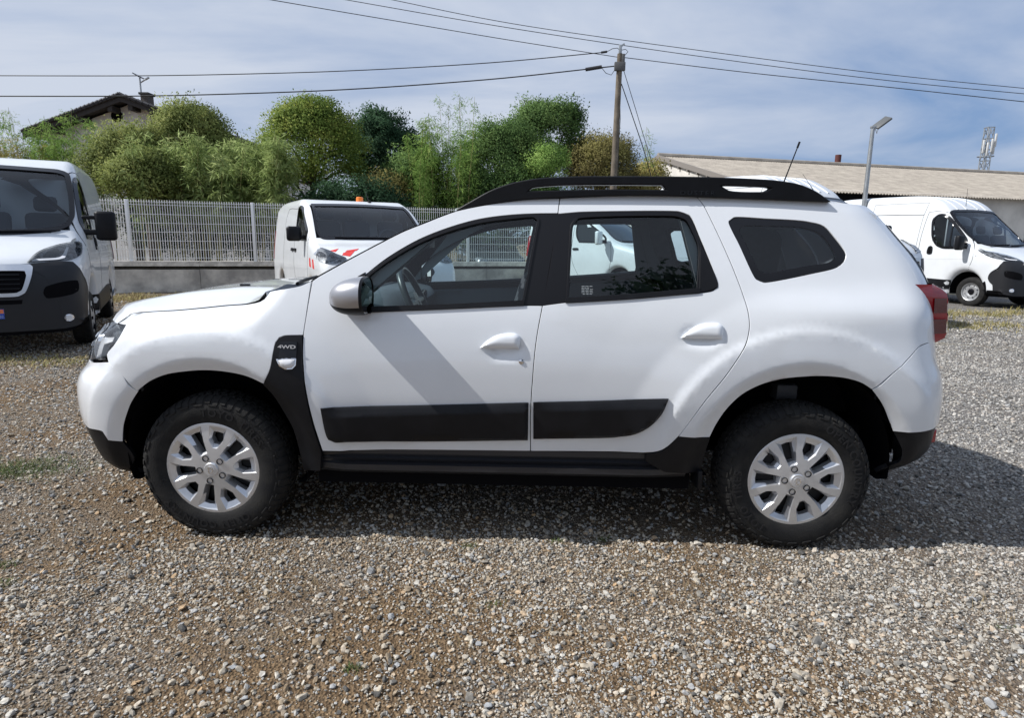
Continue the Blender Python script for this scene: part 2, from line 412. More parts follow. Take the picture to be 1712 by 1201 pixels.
def fpanel(name, outer, holes=(), m=None, parent=None, pos=side_pos, off=0.0, gap=0.0030, flange=0.014, step=0.03, sides=(-1, 1), join=False, offf=None, extra=None, label=None, bevel=0.0012):
    """One panel of the body's surface: polygon in the surface's own plane, with a turned-in edge all round."""
    outer = inset(outer, gap); holes = [inset(h, -gap) for h in holes]
    V2, T = tri_region(outer, holes, step, extra)
    P = pos(V2); n = norm_of(pos, V2)
    o = off + (offf(V2) if offf is not None else 0.0)
    P = P + n * (o[:, None] if hasattr(o, '__len__') else o)
    B = boundary(T); bv = sorted({a for a, b in B}); idx = {}
    # direction pointing out of the panel, in its surface, at every edge vertex
    outd = {a: np.zeros(3) for a in bv}
    for a, b in B:
        e = P[b] - P[a]; d = np.cross(e, n[a]); outd[a] = outd[a] + d; outd[b] = outd[b] + d
    V = [tuple(p) for p in P]; F = [tuple(t) for t in T]
    r1 = {}; r2 = {}
    for a in bv:
        d = outd[a] / max(np.linalg.norm(outd[a]), 1e-9)
        r1[a] = len(V); V.append(tuple(P[a] + d * bevel - n[a] * bevel)); r2[a] = len(V); V.append(tuple(P[a] + d * bevel - n[a] * flange))
    for a, b in B:
        F.append((b, a, r1[a], r1[b])); F.append((r1[b], r1[a], r2[a], r2[b]))
    objs = []
    if join:
        nv = len(V); V2_ = [(x, -y, z) for x, y, z in V]; F2 = [tuple(nv + i for i in f[::-1]) for f in F]
        ob = mesh_obj(name, V + V2_, F + F2, m, parent); objs.append(ob)
    else:
        for s in sides:
            if s < 0: ob = mesh_obj(name, V, F, m, parent[0] if isinstance(parent, list) else parent)
            else: ob = mesh_obj(name, [(x, -y, z) for x, y, z in V], [f[::-1] for f in F], m, parent[1] if isinstance(parent, list) else parent)
            objs.append(ob)
    for ob in objs:
        if label: ob['label'] = label
    return objs
def hp(pts): return [(*hit(p[0], p[1]), *p[2:]) for p in pts]
def outl(pts, step=0.02): return resample(hp(pts), step)
def merge(*segs):
    o = []
    for s in segs: o += s
    return o

# --- traced seams (pixels of the photograph, on the near side)
A_FRONT = [(522, 470, 1), (514, 515), (507, 562), (506, 600), (509, 640), (522, 702), (539, 755, 1)]
B_SEAM = [(936, 331, 1), (927, 400), (916, 462), (907, 511), (897, 567), (890, 640), (887, 690), (887, 755, 1)]
C_SEAM = [(1165, 329, 1), (1175, 341), (1202, 395), (1227, 452), (1242, 492), (1251, 522), (1253, 550), (1249, 570), (1240, 590), (1215, 627), (1180, 670), (1134, 731), (1111, 751), (1092, 757), (1075, 758, 1)]
ROOF_F = [(522, 470, 1), (532, 463), (590, 431), (645, 402), (675, 387), (710, 373), (760, 354), (810, 343), (875, 334), (936, 331, 1)]
ROOF_R = [(936, 331, 1), (1035, 327), (1115, 327), (1165, 329, 1)]
F_ARCH = [(204, 738, 1), (205, 715), (210, 695), (219, 672), (230, 655), (250, 639), (275, 628), (310, 622), (345, 620), (380, 623), (415, 631), (441, 643, 1)]
R_ARCH = [(1187, 732, 1), (1195, 715), (1215, 685), (1240, 661), (1270, 645), (1305, 635), (1340, 631), (1380, 630), (1417, 634), (1442, 642), (1457, 652, 1)]
F_WIN = [(607, 520, 1), (606, 490), (609, 462, 1), (640, 437), (700, 401), (750, 381), (800, 367), (850, 360), (893, 357.5), (934.5, 357, 1), (927, 400), (916, 462), (908, 511, 1), (876, 511, 1)]
F_GLASS = [(610, 516, 1), (608, 482), (611, 466, 1), (640, 443), (700, 407), (750, 387), (800, 373), (850, 366), (893, 363), (899, 368), (896, 385), (874, 505, 1), (750, 512)]
SAIL = [(599, 463, 1), (611, 456, 1), (610, 470), (608, 521, 1), (598, 521, 1), (592, 490)]
R_WIN = [(907, 511, 1), (919, 450), (931, 372), (933, 358, 1), (967, 355), (1135, 354), (1152, 360), (1172, 402), (1198, 468), (1200, 480), (1192, 486), (1170, 490), (945, 506)]
R_GLASS = [(950, 499, 1), (954, 420), (958, 376), (966, 365), (1130, 361), (1147, 367), (1158, 385), (1168, 409), (1166, 483, 1), (1060, 492)]
R_TRI = [(1170, 408, 1), (1198, 468), (1199, 480), (1190, 485), (1169, 489, 1)]
Q_WIN = [(1219, 370), (1227, 364), (1280, 366), (1350, 371), (1378, 379), (1395, 397), (1414, 425), (1411, 437), (1399, 447), (1355, 458), (1277, 472), (1265, 467), (1237, 410)]
Q_CLEAR = [(1237, 383), (1242, 378), (1290, 378), (1345, 381), (1370, 390), (1392, 417), (1397, 430), (1387, 438), (1350, 444), (1280, 456), (1270, 452), (1254, 420)]
VENT_TOP = [(441, 643, 1), (452, 617), (456, 595), (461, 573), (467, 565), (475, 562), (506, 561, 1)]
HOOD_SEAM = [(197, 541, 1), (217, 526), (250, 521), (300, 518), (345, 514), (385, 510), (415, 508), (430, 505), (442, 500), (452, 487, 1)]

# --- front wing
HL = [(-1.795, 0.982, 1), (-1.815, 0.945), (-1.868, 0.890), (-1.918, 0.842), (-1.952, 0.812, 1), (-1.985, 0.795), (-2.04, 0.800, 1), (-2.06, 0.86), (-2.07, 0.92), (-2.065, 0.965, 1), (-1.93, 0.985)]
P_HLREAR = [(195, 541, 1), (210, 544, 1), (203, 557), (190, 577), (178, 593), (181, 607, 1)]
SEAM_FB = [(181, 607, 1), (205, 630), (230, 655, 1)]
wing_px = HOOD_SEAM + [(456, 486, 1), (505, 477), (521, 469, 1)] + A_FRONT[1:2] + [(507, 561, 1)] + VENT_TOP[::-1][1:] + F_ARCH[::-1][1:8] + [(230, 655, 1), (205, 630), (181, 607, 1), (178, 593), (190, 577), (203, 557), (210, 544, 1)]
zx = np.concatenate([np.stack([np.linspace(-1.8, -1.1, 40), _zs(np.linspace(-1.8, -1.1, 40)) - d], 1) for d in (0.006, 0.014, 0.026, 0.042, 0.06)])
fpanel('front_wing', outl(wing_px), m=PAINT, parent=suv, step=0.022, extra=np.vstack([zx, ARC_F]))

# --- doors
front_door_px = [(522, 470, 1)] + ROOF_F[1:-1] + B_SEAM[:-1] + [(887, 755, 1), (539, 755, 1)] + A_FRONT[::-1][1:-1]
hx1 = hit(838, 580); hx2 = hit(1174, 561)
fd = fpanel('front_door', outl(front_door_px), [outl(F_WIN)], PAINT, suv, step=0.022)
rear_door_px = [(936, 331, 1)] + ROOF_R[1:-1] + C_SEAM[:-1] + [(1075, 758, 1), (887, 755, 1)] + B_SEAM[::-1][1:-1]
rd = fpanel('rear_door', outl(rear_door_px), [outl(R_WIN)], PAINT, suv, step=0.022, extra=ARC_R)
for door, win, gl, pxs in ((fd, F_WIN, F_GLASS, front_door_px), (rd, R_WIN, R_GLASS, rear_door_px)):
    fpanel('window_frame', outl(win), [outl(gl)], SATBLK, door, off=-0.002, gap=0.0006, flange=0.02, step=0.03)
    fpanel('window_glass', outl(gl), [], GLASS, door, off=-0.008, gap=-0.004, flange=0.003, step=0.05)
    fpanel('gap_backing', inset(outl(pxs), -0.012), [inset(outl(win), 0.008)], DARK, door, off=-0.020, gap=0, flange=0.03, step=0.06)  # black sheet added behind each door so the panel gaps stay dark
# glossy mouldings round the glass
for k, door in enumerate((fd, rd)):
    gl = outl((F_GLASS, R_GLASS)[k])
    fpanel('glass_run', inset(gl, -0.008), [inset(gl, 0.002)], SATBLK, door, off=0.003, gap=0, flange=0.012, step=0.03)
fpanel('corner_trim', outl(R_TRI), [], BLK, rd, off=0.004, gap=0.001, flange=0.01, step=0.04)
fpanel('mirror_triangle', outl(SAIL), [], BLK, fd, off=0.006, gap=0, flange=0.012, step=0.04)
BELT_F = [(606, 514, 1), (750, 509), (876, 503, 1), (876, 511, 1), (750, 517), (606, 523, 1)]
BELT_R = [(946, 499, 1), (1060, 492), (1170, 483, 1), (1170, 490, 1), (1060, 500), (946, 507, 1)]
fpanel('belt_strip', outl(BELT_F), [], BLK, fd, off=0.007, gap=0, flange=0.012, step=0.04)
fpanel('belt_strip', outl(BELT_R), [], BLK, rd, off=0.007, gap=0, flange=0.012, step=0.04)
# protective door trims with a chamfered top face
T1 = [(537, 683, 1), (700, 678), (883, 673.5, 1), (882, 735, 1), (700, 737), (560, 738.5), (550, 734), (545, 722)]
T2 = [(892, 673, 1), (1000, 670.5), (1117, 667, 1), (1107, 690), (1088, 711), (1062, 725), (1030, 730), (892, 733, 1)]
for T_, door, lean in ((T1, fd, 1), (T2, rd, -1)):
    o2 = outl(T_)
    ztop = lambda V, o2=o2: np.interp(V[:, 0], [o2[:, 0].min(), o2[:, 0].max()], [0.641, 0.683] if lean > 0 else [0.684, 0.713])
    def prof_off(V, o2=o2, ztop=ztop, lean=lean):
        d = edist(V, o2); zt = ztop(V) - V[:, 1]
        xe = (V[:, 0] - o2[:, 0].min()) if lean > 0 else np.minimum(V[:, 0] - o2[:, 0].min(), 9)
        k = np.clip(zt / 0.038, 0, 1) * np.clip(np.where(xe < 0.11, xe / 0.11, 1), 0.15, 1)
        return 0.010 + 0.016 * k * sstep(0, 0.004, d)
    ex = np.concatenate([np.stack([np.linspace(o2[:, 0].min(), o2[:, 0].max(), 50), np.interp(np.linspace(0, 1, 50), [0, 1], [0.641, 0.683] if lean > 0 else [0.684, 0.713]) - d], 1) for d in (0.012, 0.025, 0.038, 0.044)])
    fpanel('door_trim', o2, [], BLK, door, offf=prof_off, gap=0, flange=0.03, step=0.02, extra=ex)
# door handles: half-moon pull over a dished recess
def handle(px0, px1, py0, py1, parents):
    p0 = hit(px0, py1); p1 = hit(px1, py0); w = p1[0] - p0[0]; h = p1[1] - p0[1]
    prof = [(0, 0, 1), (0.10, 0.30), (0.25, 0.62), (0.45, 0.88), (0.70, 1.0), (0.92, 0.97), (1.0, 0.8), (1.0, 0.25), (0.985, 0.0, 1)]
    o2 = resample([(p0[0] + q[0] * w, p0[1] + q[1] * h, *q[2:]) for q in prof], 0.012)
    def offf(V): return 0.005 + 0.015 * np.sqrt(np.clip(edist(V, o2) / 0.022, 0, 1))
    base = lambda uv: np.stack([uv[:, 0], -Hbase(uv[:, 0], uv[:, 1]), uv[:, 1]], 1)
    fpanel('door_handle', o2, [], PAINT, parents, pos=base, offf=offf, gap=0, flange=0.02, step=0.008)
handle(803, 869, 558, 582, fd); handle(1139, 1208, 541, 565, rd)
for s, dd in ((-1, fd[0]), (1, fd[1])):
    p = hit(871.5, 605); y = float(Hf(p[0], p[1]))
    MB().lathe([(0.0, -y - 0.005), (0.006, -y - 0.005), (0.0075, -y - 0.004), (0.011, -y - 0.003), (0.011, -y + 0.01)], 20, 'y', (p[0], 0, p[1])).obj('key_lock', CHROME, dd) if s < 0 else None

# --- black wing garnish with vent and side repeater
garn_px = VENT_TOP[:-1] + [(506, 561, 1), (505.5, 600), (508, 640), (520, 702), (537, 756, 1), (536, 787, 1), (508, 787, 1), (503, 760), (498, 740), (490, 715), (475, 688), (457, 660)]
gar = fpanel('wing_garnish', outl(garn_px), [], BLK, suv, off=0.004, gap=0.001, flange=0.03, step=0.022)
VENT = [(469, 573, 1), (497, 572, 1), (496, 600, 1), (466, 601, 1)]
fpanel('vent_grille', outl(VENT), [], GLOSSBLK, gar, off=0.009, gap=0, flange=0.01, step=0.02)
v0 = hit(481, 580); yv = -float(Hf(*v0)) - 0.0115
for r in range(4):
    a = hit(468, 584.5 + r * 4.2); b = hit(495, 583.8 + r * 4.2)
    MB().tube([(a[0], yv + 0.0015, a[1]), ((a[0] + b[0]) / 2, yv + 0.0015, (a[1] + b[1]) / 2 - 0.002), (b[0], yv + 0.0015, b[1])], 0.0016, 5).obj('vent_slat', BLK, gar[0])
V, F = text_mesh('4WD', 0.030, 0.0008, lambda v: (v0[0] + v[0] * 1.18, yv - v[2], v0[1] - 0.006 + v[1] * 0.72), bold=0.0006)
mesh_obj('badge_lettering', V, F, WHITELENS, gar[0], 0)
LAMP = [(465, 602, 1), (494, 601, 1), (493, 611), (488, 616), (478, 616), (469, 611)]
l2 = outl(LAMP)
fpanel('side_repeater', l2, [], WHITELENS, gar, gap=0.001, flange=0.012, step=0.008, offf=lambda V: 0.008 + 0.008 * np.clip(edist(V, l2) / 0.012, 0, 1))
fpanel('repeater_frame', inset(l2, -0.004), [l2], CHROME, gar, off=0.009, gap=0, flange=0.01, step=0)

# --- rear quarter, rear bumper
SEAM_RB = [(1557, 567), (1537, 580), (1517, 602), (1490, 627), (1457, 652)]
quarter_px = [(1165, 329, 1), (1210, 330), (1280, 332), (1340, 335)]
qz = np.array([1.575, 1.53, 1.48, 1.42, 1.34, 1.27, 1.21, 1.12, 1.06, 0.975])
rear_edge = [(float(_xr(z)) - 0.085 - 0.03 * sstep(1.35, 1.6, z), float(z)) for z in qz]
rear_edge[0] = (*rear_edge[0], 1); rear_edge[-1] = (*rear_edge[-1], 1)
q_world = hp(quarter_px) + [(1.50, 1.583)] + rear_edge + hp(SEAM_RB[1:-1]) + hp([(1457, 652, 1)] + R_ARCH[::-1][1:-1] + [(1187, 732, 1), (1134, 731, 1)] + C_SEAM[::-1][4:-1])
q_world = resample(q_world, 0.02)
qu = fpanel('rear_quarter', q_world, [outl(Q_WIN)], PAINT, suv, step=0.024, extra=ARC_R)
def qdome(V): return 0.0 * V[:, 0]
fpanel('quarter_glass_border', outl(Q_WIN), [outl(Q_CLEAR)], GLOSSBLK, qu, off=-0.003, gap=0.001, flange=0.012, step=0.04)
fpanel('quarter_glass', outl(Q_CLEAR), [], PRIV, qu, off=-0.0045, gap=-0.004, flange=0.003, step=0.05)
q_in = inset(q_world, 0.006)

def rs(pts): return [(-float(rr_s(p[0], p[1])), p[1], *p[2:]) for p in pts]
def fs(pts): return [(float(fr_s(p[0], p[1])), p[1], *p[2:]) for p in pts]
sb = [hit(1517, 602), hit(1490, 627), hit(1457, 652)]
bot = hit(1492, 722)
rb = rs([(1.97, 0.975, 1)]) + rs([hit(1537, 580)]) + rs(sb[:2]) + rs([(*sb[2], 1), hit(1477, 682), hit(1486, 705), (*bot, 1), (1.86, 0.575), (2.0, 0.592)]) + [(-0.30, 0.60), (0.0, 0.60, 1), (0.0, 0.80, 1), (-0.34, 0.80), (-0.40, 0.90, 1)]
rbp = fpanel('rear_bumper', resample(rb, 0.02), [], PAINT, suv, pos=rear_pos, step=0.024, join=True, extra=np.stack([-rr_s(ARC_R[:, 0], ARC_R[:, 1]), ARC_R[:, 1]], 1))
rl = rs([(*bot, 1), (1.86, 0.575), (2.0, 0.592)]) + [(-0.30, 0.60), (0.0, 0.60, 1), (0.0, 0.36, 1)] + rs([(1.99, 0.365), (1.86, 0.345), (1.735, 0.345, 1)])
fpanel('rear_bumper_lower', resample(rl, 0.02), [], BLK, suv, pos=rear_pos, off=-0.006, step=0.03, join=True, flange=0.02)
# tail gate
tg = [(-0.44, 0.975, 1), (-0.40, 0.90), (-0.34, 0.80, 1), (0.0, 0.80, 1), (0.0, 1.53, 1), (-0.40, 1.53, 1), (-0.42, 1.42), (-0.44, 1.2)]
tail_win = [(0.0, 1.18, 1), (0.0, 1.48, 1), (-0.31, 1.48), (-0.33, 1.42), (-0.335, 1.25), (-0.31, 1.18)]
tgp = fpanel('tailgate', resample(tg, 0.03), [], PAINT, suv, pos=rear_pos, step=0.035, join=True)
fpanel('rear_window', resample(tail_win, 0.03), [], PRIV, tgp[0], pos=rear_pos, off=0.004, step=0.05, join=True)
# tail lamps: stacked red blocks standing proud of the corner
def lamp_block(mb, x0, x1, z0, z1, ya, yb, taper=0.0):
    V = []
    for (x, t) in ((x0, 0), (x1, 1)):
        for (y, q) in ((ya, 0), (yb, 1)):
            for z, e in ((z0, 0), (z1, 1)):
                V.append((x - (0.012 if (t and (q == 0)) else 0), y + (0.02 if (t and q == 0) else 0), z + (0.006 if e == 0 else -0.006) * t))
    mb.add(V, [(0, 1, 3, 2), (4, 6, 7, 5), (0, 4, 5, 1), (2, 3, 7, 6), (0, 2, 6, 4), (1, 5, 7, 3)])
for s in (-1, 1):
    zt = [1.235, 1.155, 1.075, 0.995]
    root = None
    pts = []
    for zz0 in np.linspace(0.958, 1.222, 14):
        xe = float(_xr(zz0)); pts.append((xe, zz0))
    xo = pchip([0.955, 0.975, 1.02, 1.10, 1.19, 1.222], [0.012, 0.052, 0.066, 0.066, 0.052, -0.002])
    mb = MB(); rows = []
    for xe, z0 in pts:
        r_ = []
        ex = float(xo(z0)) + (0.010 if (int((z0 - 0.955) / 0.046) % 2 == 0) else 0.0)
        for (fx, y) in ((-0.13, -0.742), (-0.05, -0.735), (ex - 0.035, -0.712), (ex - 0.008, -0.675), (ex, -0.62), (ex, -0.53), (-0.02, -0.50)):
            r_.append((xe + fx - 0.128, y * 1.0 * (-s) * -1 if False else (y if s < 0 else -y), z0))
        rows.append(r_)
    mb.grid(rows, flip=(s > 0)); 
    tl = mb.obj('tail_lamp', RED, suv, 28)
    for k, (z0, z1) in enumerate(((1.00, 1.065), (1.095, 1.16))):
        mb = MB(); rows = []
        for zz0 in np.linspace(z0, z1, 4):
            xe = float(_xr(zz0)); ex = float(xo(zz0)) + 0.004
            rows.append([(xe + fx - 0.128, (y if s < 0 else -y), zz0) for (fx, y) in ((-0.04, -0.7385), (ex - 0.036, -0.7155), (ex - 0.010, -0.684))])
        mb.grid(rows, flip=(s > 0)); mb.obj('lamp_cell', DRED, tl, 28)
    MB().box((2.035, s * 0.62, 0.50), (0.06, 0.12, 0.07), bev=0.01).obj('rear_reflector', RED, suv)
# spoiler on the tail gate's top edge
mb = MB(); rows = []
for y in np.linspace(-0.575, 0.575, 25):
    a = abs(y) / 0.575; k = 0.055 * a ** 3; w = 0.018 * a ** 2
    rows.append([(1.50 - k, y, 1.600 - w - 0.012), (1.60 - k, y, 1.592 - w), (1.70 - k, y, 1.572 - w), (1.765 - k, y, 1.546 - w), (1.772 - k, y, 1.532 - w), (1.752 - k, y, 1.500 - w), (1.735 - k, y, 1.492 - w), (1.62 - k, y, 1.52 - w)])
rows = [[(p[0], p[1], p[2]) for p in r] for r in rows]
mb.grid(rows, True); mb.add(rows[0], [tuple(range(8))]); mb.add(rows[-1], [tuple(range(8))[::-1]])
mb.obj('spoiler', PAINT, suv, 28)

# --- roof, windscreen, bonnet, scuttle
roof_px = ROOF_F[6:-1] + ROOF_R[:-1] + [(1165, 329), (1210, 330), (1280, 332), (1340, 335)]
rc = np.array([hit(p[0], p[1]) for p in roof_px] + [(1.52, 1.582), (1.62, 1.566)])
_rz = pchip(rc[:, 0], rc[:, 1])
xs = np.linspace(rc[0, 0], 1.60, 40); rows = []
for x in xs:
    ze = float(_rz(x)); ye = float(Hf(x, ze)); row = []
    for v in np.linspace(-1, 1, 33):
        xx = x - 0.033 * (1 - v * v) * sstep(0.25, -0.25, x); row.append((xx, v * (ye - 0.004), ze - 0.001 + 0.040 * (1 - abs(v) ** 2.6)))
    rows.append(row)
MB().grid(rows).obj('roof', PAINT, suv)
wc = np.array([hit(p[0], p[1]) for p in ([(514, 471.5), (522, 468.5)] + ROOF_F[1:7])])
_wz = pchip(wc[:, 0], wc[:, 1]); rows = []
for x in np.linspace(wc[0, 0], wc[-1, 0], 16):
    ze = float(_wz(x)); ye = float(Hf(x, ze)); rows.append([(x - 0.055 * (1 - v * v) * (0.6 + 0.4 * sstep(-0.2, -0.9, x)), v * (ye - 0.012), ze - 0.006 - 0.010 * (1 - v * v)) for v in np.linspace(-1, 1, 21)])
wsr = rows
ws = MB().grid(rows).obj('windscreen', GLASS, suv)
# black band round the windscreen
mb = MB()
mb.grid([r[:2] for r in [[(p[0], p[1], p[2] + 0.003) for p in r] for r in rows]]); mb.grid([r[-2:] for r in [[(p[0], p[1], p[2] + 0.003) for p in r] for r in rows]])
mb.grid([[(p[0], p[1], p[2] + 0.003) for p in r] for r in rows[:2]]); mb.grid([[(p[0], p[1], p[2] + 0.003) for p in r] for r in rows[-2:]])
mb.obj('screen_border', SATBLK, ws)
seam = np.array([hit(p[0], p[1]) for p in HOOD_SEAM])
hood_top = np.array([at(px, py, 0.12)[[0, 2]] for px, py in [(186, 526), (200, 516), (215, 511), (245, 504), (280, 496), (345, 484), (395, 473.5), (465, 466)]])
hs_z = pchip(np.maximum.accumulate(seam[:, 0]) + np.arange(len(seam)) * 1e-4, seam[:, 1])
ht = pchip(hood_top[:, 0], hood_top[:, 1])
rows = []
for i, u in enumerate(np.linspace(0, 1, 36)):
    row = []
    for v in np.linspace(-1, 1, 41):
        a = abs(v)
        xfr = seam[0, 0] - (2.06 + seam[0, 0]) * (1 - a ** 2.6) * 1.0
        xbk = -1.085 - 0.02 * (1 - a * a)
        x = xfr + (xbk - xfr) * u ** 1.25
        xe = seam[0, 0] + (seam[-1, 0] - seam[0, 0]) * u ** 1.25
        ze = float(hs_z(xe)); ye = float(Hf(xe, ze - 0.002))
        zc = float(ht(x)) if x > hood_top[0, 0] else float(hood_top[0, 1])
        w = 1 - a ** 2.3
        z = ze + (zc - ze) * w + 0.012 * math.exp(-((a - 0.62) / 0.13) ** 2) * sstep(0, 0.3, u)
        z -= 0.05 * max(0, 1 - u / 0.10) ** 2 * (1 - a ** 4)
        row.append((x, v * (ye - 0.001), z + 0.0005))
    rows.append(row)
hood = MB().grid(rows)
fr0 = rows[0]; hood.grid([[(p[0] + 0.01, p[1] * 0.995, p[2] - 0.03) for p in fr0], fr0])
bk = rows[-1]; hood.grid([bk, [(p[0] + 0.004, p[1], p[2] - 0.03) for p in bk]])
hood = hood.obj('bonnet', PAINT, suv, 50)
for s in (-1, 1):      # painted gutter under the bonnet gap
    rows3 = [[(x, s * float(Hf(x, z - 0.003) + 0.002), z - 0.007), (x, s * float(Hf(x, z - 0.003) - 0.03), z - 0.012)] for x, z in resample([tuple(q) for q in seam], 0.02, closed=False)]
    MB().grid(rows3, s < 0).obj('bonnet_gutter', PAINT, suv)
# scuttle between bonnet and windscreen, with washer jets and wipers
rows2 = []
for k in range(6):
    f = k / 5
    rows2.append([(a[0] + (b[0] - a[0]) * f, (a[1] + (b[1] - a[1]) * f) * 1.0, a[2] - 0.022 + (b[2] + 0.004 - a[2]) * f - 0.02 * math.sin(math.pi * f)) for a, b in zip(bk[::2], wsr[0])])
sct = MB().grid(rows2).obj('scuttle_panel', BLK, suv)
for (px, py) in ((410, 478), (463, 469)):
    p = at(px, py, -0.35 if px < 440 else 0.1); MB().box((p[0], p[1], p[2] + 0.004), (0.05, 0.022, 0.012), bev=0.004).obj('washer_jet', BLK, hood)
MB().tube([(-0.99, -0.62, 1.175), (-1.10, -0.2, 1.165), (-1.13, 0.1, 1.165)], 0.009, 6).obj('wiper', BLK, suv); MB().tube([(-1.03, -0.35, 1.155), (-1.12, 0.25, 1.16), (-1.08, 0.5, 1.165)], 0.009, 6).obj('wiper', BLK, suv)

# --- front bumper, lamps, grille
sb_low = [hit(164, 712), hit(181, 736)]
fb = [(0.0, 0.60, 1), (0.0, 0.78, 1), (0.30, 0.79), (0.40, 0.80, 1)] + fs([(-1.992, 0.795), (-1.952, 0.812), (-1.935, 0.805)]) + fs([(*hit(181, 607), 1)]) + fs([hit(205, 630), (*hit(230, 655), 1)]) + fs([hit(219, 672), hit(210, 695), hit(205, 715), (*hit(204, 738), 1), (*hit(181, 736), 1), hit(172, 722)]) + fs([(-1.98, 0.512), (-2.06, 0.545)]) + [(0.40, 0.575), (0.25, 0.58)]
fbp = fpanel('front_bumper', resample(fb, 0.02), [], PAINT, suv, pos=front_pos, step=0.022, join=True, gap=-0.0012, extra=np.stack([fr_s(ARC_F[:, 0], ARC_F[:, 1]), ARC_F[:, 1]], 1))
fl = [(0.0, 0.60, 1), (0.25, 0.58), (0.40, 0.575)] + fs([(-2.06, 0.545), (-1.98, 0.512), hit(172, 722), hit(181, 736), (*hit(204, 738), 1), (-1.735, 0.36), (-1.725, 0.245, 1), (-1.88, 0.245)]) + [(0.35, 0.275), (0.0, 0.28, 1)]
fpanel('front_bumper_lower', resample(fl, 0.02), [], BLK, suv, pos=front_pos, off=-0.005, step=0.03, join=True, flange=0.02)
hl2 = [(0.42, 0.80, 1)] + fs([(-2.02, 0.795), (-1.985, 0.797), (-1.952, 0.812, 1), hit(178, 593), hit(190, 577), hit(203, 557), (*hit(210, 544), 1), (*hit(196, 541), 1)]) + [(0.52, 0.985), (0.36, 0.955, 1), (0.36, 0.87)]
hl2 = resample(hl2, 0.015)
hlp = fpanel('headlamp', hl2, [], LENS, suv, pos=front_pos, off=0.0, gap=0.0015, flange=0.02, step=0.025, sides=(-1, 1))
fpanel('lamp_housing', hl2, [], mat('lamp_dark', (0.40, 0.42, 0.45), 0.2, metal=0.8), hlp, pos=front_pos, off=-0.055, gap=0.002, flange=-0.04, step=0.04)
yt = lambda V: -0.035 + 0.01 * np.sin(V[:, 1] * 60)
chev = resample([(0.44, 0.925, 1), (0.60, 0.945, 1), (0.60, 0.925, 1), (0.53, 0.905, 1), (0.53, 0.83, 1), (0.47, 0.825, 1), (0.47, 0.90, 1)], 0.02)
fpanel('daylight_strip', chev, [], WHITELENS, hlp, pos=front_pos, off=-0.022, gap=0, flange=0.02, step=0.03)
for s, hb in ((-1, hlp[0]), (1, hlp[1])):
    MB().lathe([(0.0, -1.945), (0.03, -1.947), (0.042, -1.955), (0.045, -1.93)], 24, 'x', (0, s * 0.61, 0.885)).obj('projector', CHROME, hb)
gr = resample([(0.0, 0.785, 1), (0.30, 0.795), (0.405, 0.805, 1), (0.355, 0.87), (0.355, 0.95, 1), (0.0, 0.945, 1)], 0.03)
gro = fpanel('grille', gr, [], BLK, suv, pos=front_pos, off=-0.01, step=0.03, join=True)
for zz0 in (0.82, 0.86, 0.90):
    bar = resample([(0.0, zz0, 1), (0.34, zz0, 1), (0.34, zz0 + 0.016, 1), (0.0, zz0 + 0.016, 1)], 0.03)
    fpanel('grille_bar', bar, [], SILVER, gro[0], pos=front_pos, off=0.004, gap=0, step=0.03, join=True)

# --- sill
mb = MB(); rows = []
for x in np.linspace(-0.86, 0.84, 60):
    k = sstep(-0.86, -0.70, x) * sstep(0.84, 0.66, x)
    rows.append([(x, -p[0] - p[2] * k, p[1]) for p in ((0.800, 0.452, 0), (0.846, 0.445, 0.0), (0.848, 0.420, 0.0), (0.840, 0.405, 0.0), (0.842, 0.398, 0.012), (0.836, 0.388, 0.010), (0.838, 0.378, 0.0), (0.842, 0.371, 0.022), (0.840, 0.345, 0.026), (0.825, 0.328, 0.02), (0.78, 0.322, 0))])
mb.grid(rows, True)
n0 = len(mb.V)
mb2 = MB(); mb2.V = list(mb.V); mb2.F = list(mb.F)
SILL = mat('sill_plastic', (0.02, 0.021, 0.025), 0.28, spec=0.6)
s1 = mb.obj('sill', SILL, suv, 20)
mesh_obj('sill', [(x, -y, z) for x, y, z in mb2.V], [f[::-1] for f in mb2.F], SILL, suv, 20)
rsill = [(1187, 733, 1), (1133, 732, 1), (1112, 753), (1095, 759), (1080, 760, 1), (1080, 772, 1), (1112, 790, 1), (1171, 790, 1), (1178, 760)]
fpanel('sill_end', outl(rsill), [], BLK, suv, off=-0.001, gap=0, flange=0.05, step=0.03)
mb = MB(); p = at(1164, 803, -0.80); mb.box((p[0], -0.80, p[2] + 0.02), (0.02, 0.12, 0.09), bev=0.004); mb.obj('mud_flap', BLK, suv)

# --- inner structure: floor pan, wheel housings, dark closing panels
mb = MB(); mb.box((0.0, 0, 0.30), (1.75, 1.56, 0.10)); mb.box((-1.85, 0, 0.36), (0.24, 1.0, 0.16)); mb.box((1.80, 0, 0.44), (0.28, 1.1, 0.14)); mb.box((-1.35, 0, 0.42), (1.0, 0.9, 0.22)); mb.box((1.35, 0, 0.45), (1.0, 0.9, 0.20)); mb.obj('underbody', DARK, suv)
for s in (-1, 1):
    for xc, zc, R in ((-1.335, 0.37, 0.455), (1.335, 0.375, 0.475)):
        rows = []; zlo = 0.26 if xc < 0 else 0.33
        for a in np.linspace(-0.5, math.pi + 0.5, 40):
            rows.append([(xc + R * math.cos(a) * (0.93 if abs(math.cos(a)) > 0.8 else 1), s * y, max(zlo, zc + R * math.sin(a))) for y in (0.815, 0.80, 0.6, 0.45)])
        mb = MB().grid(rows, s > 0)
        mb.add([(xc + R * math.cos(a), s * 0.45, max(zlo, zc + R * math.sin(a))) for a in np.linspace(-0.5, math.pi + 0.5, 40)], [tuple(range(40))])
        mb.obj('wheel_housing', DARK, suv)
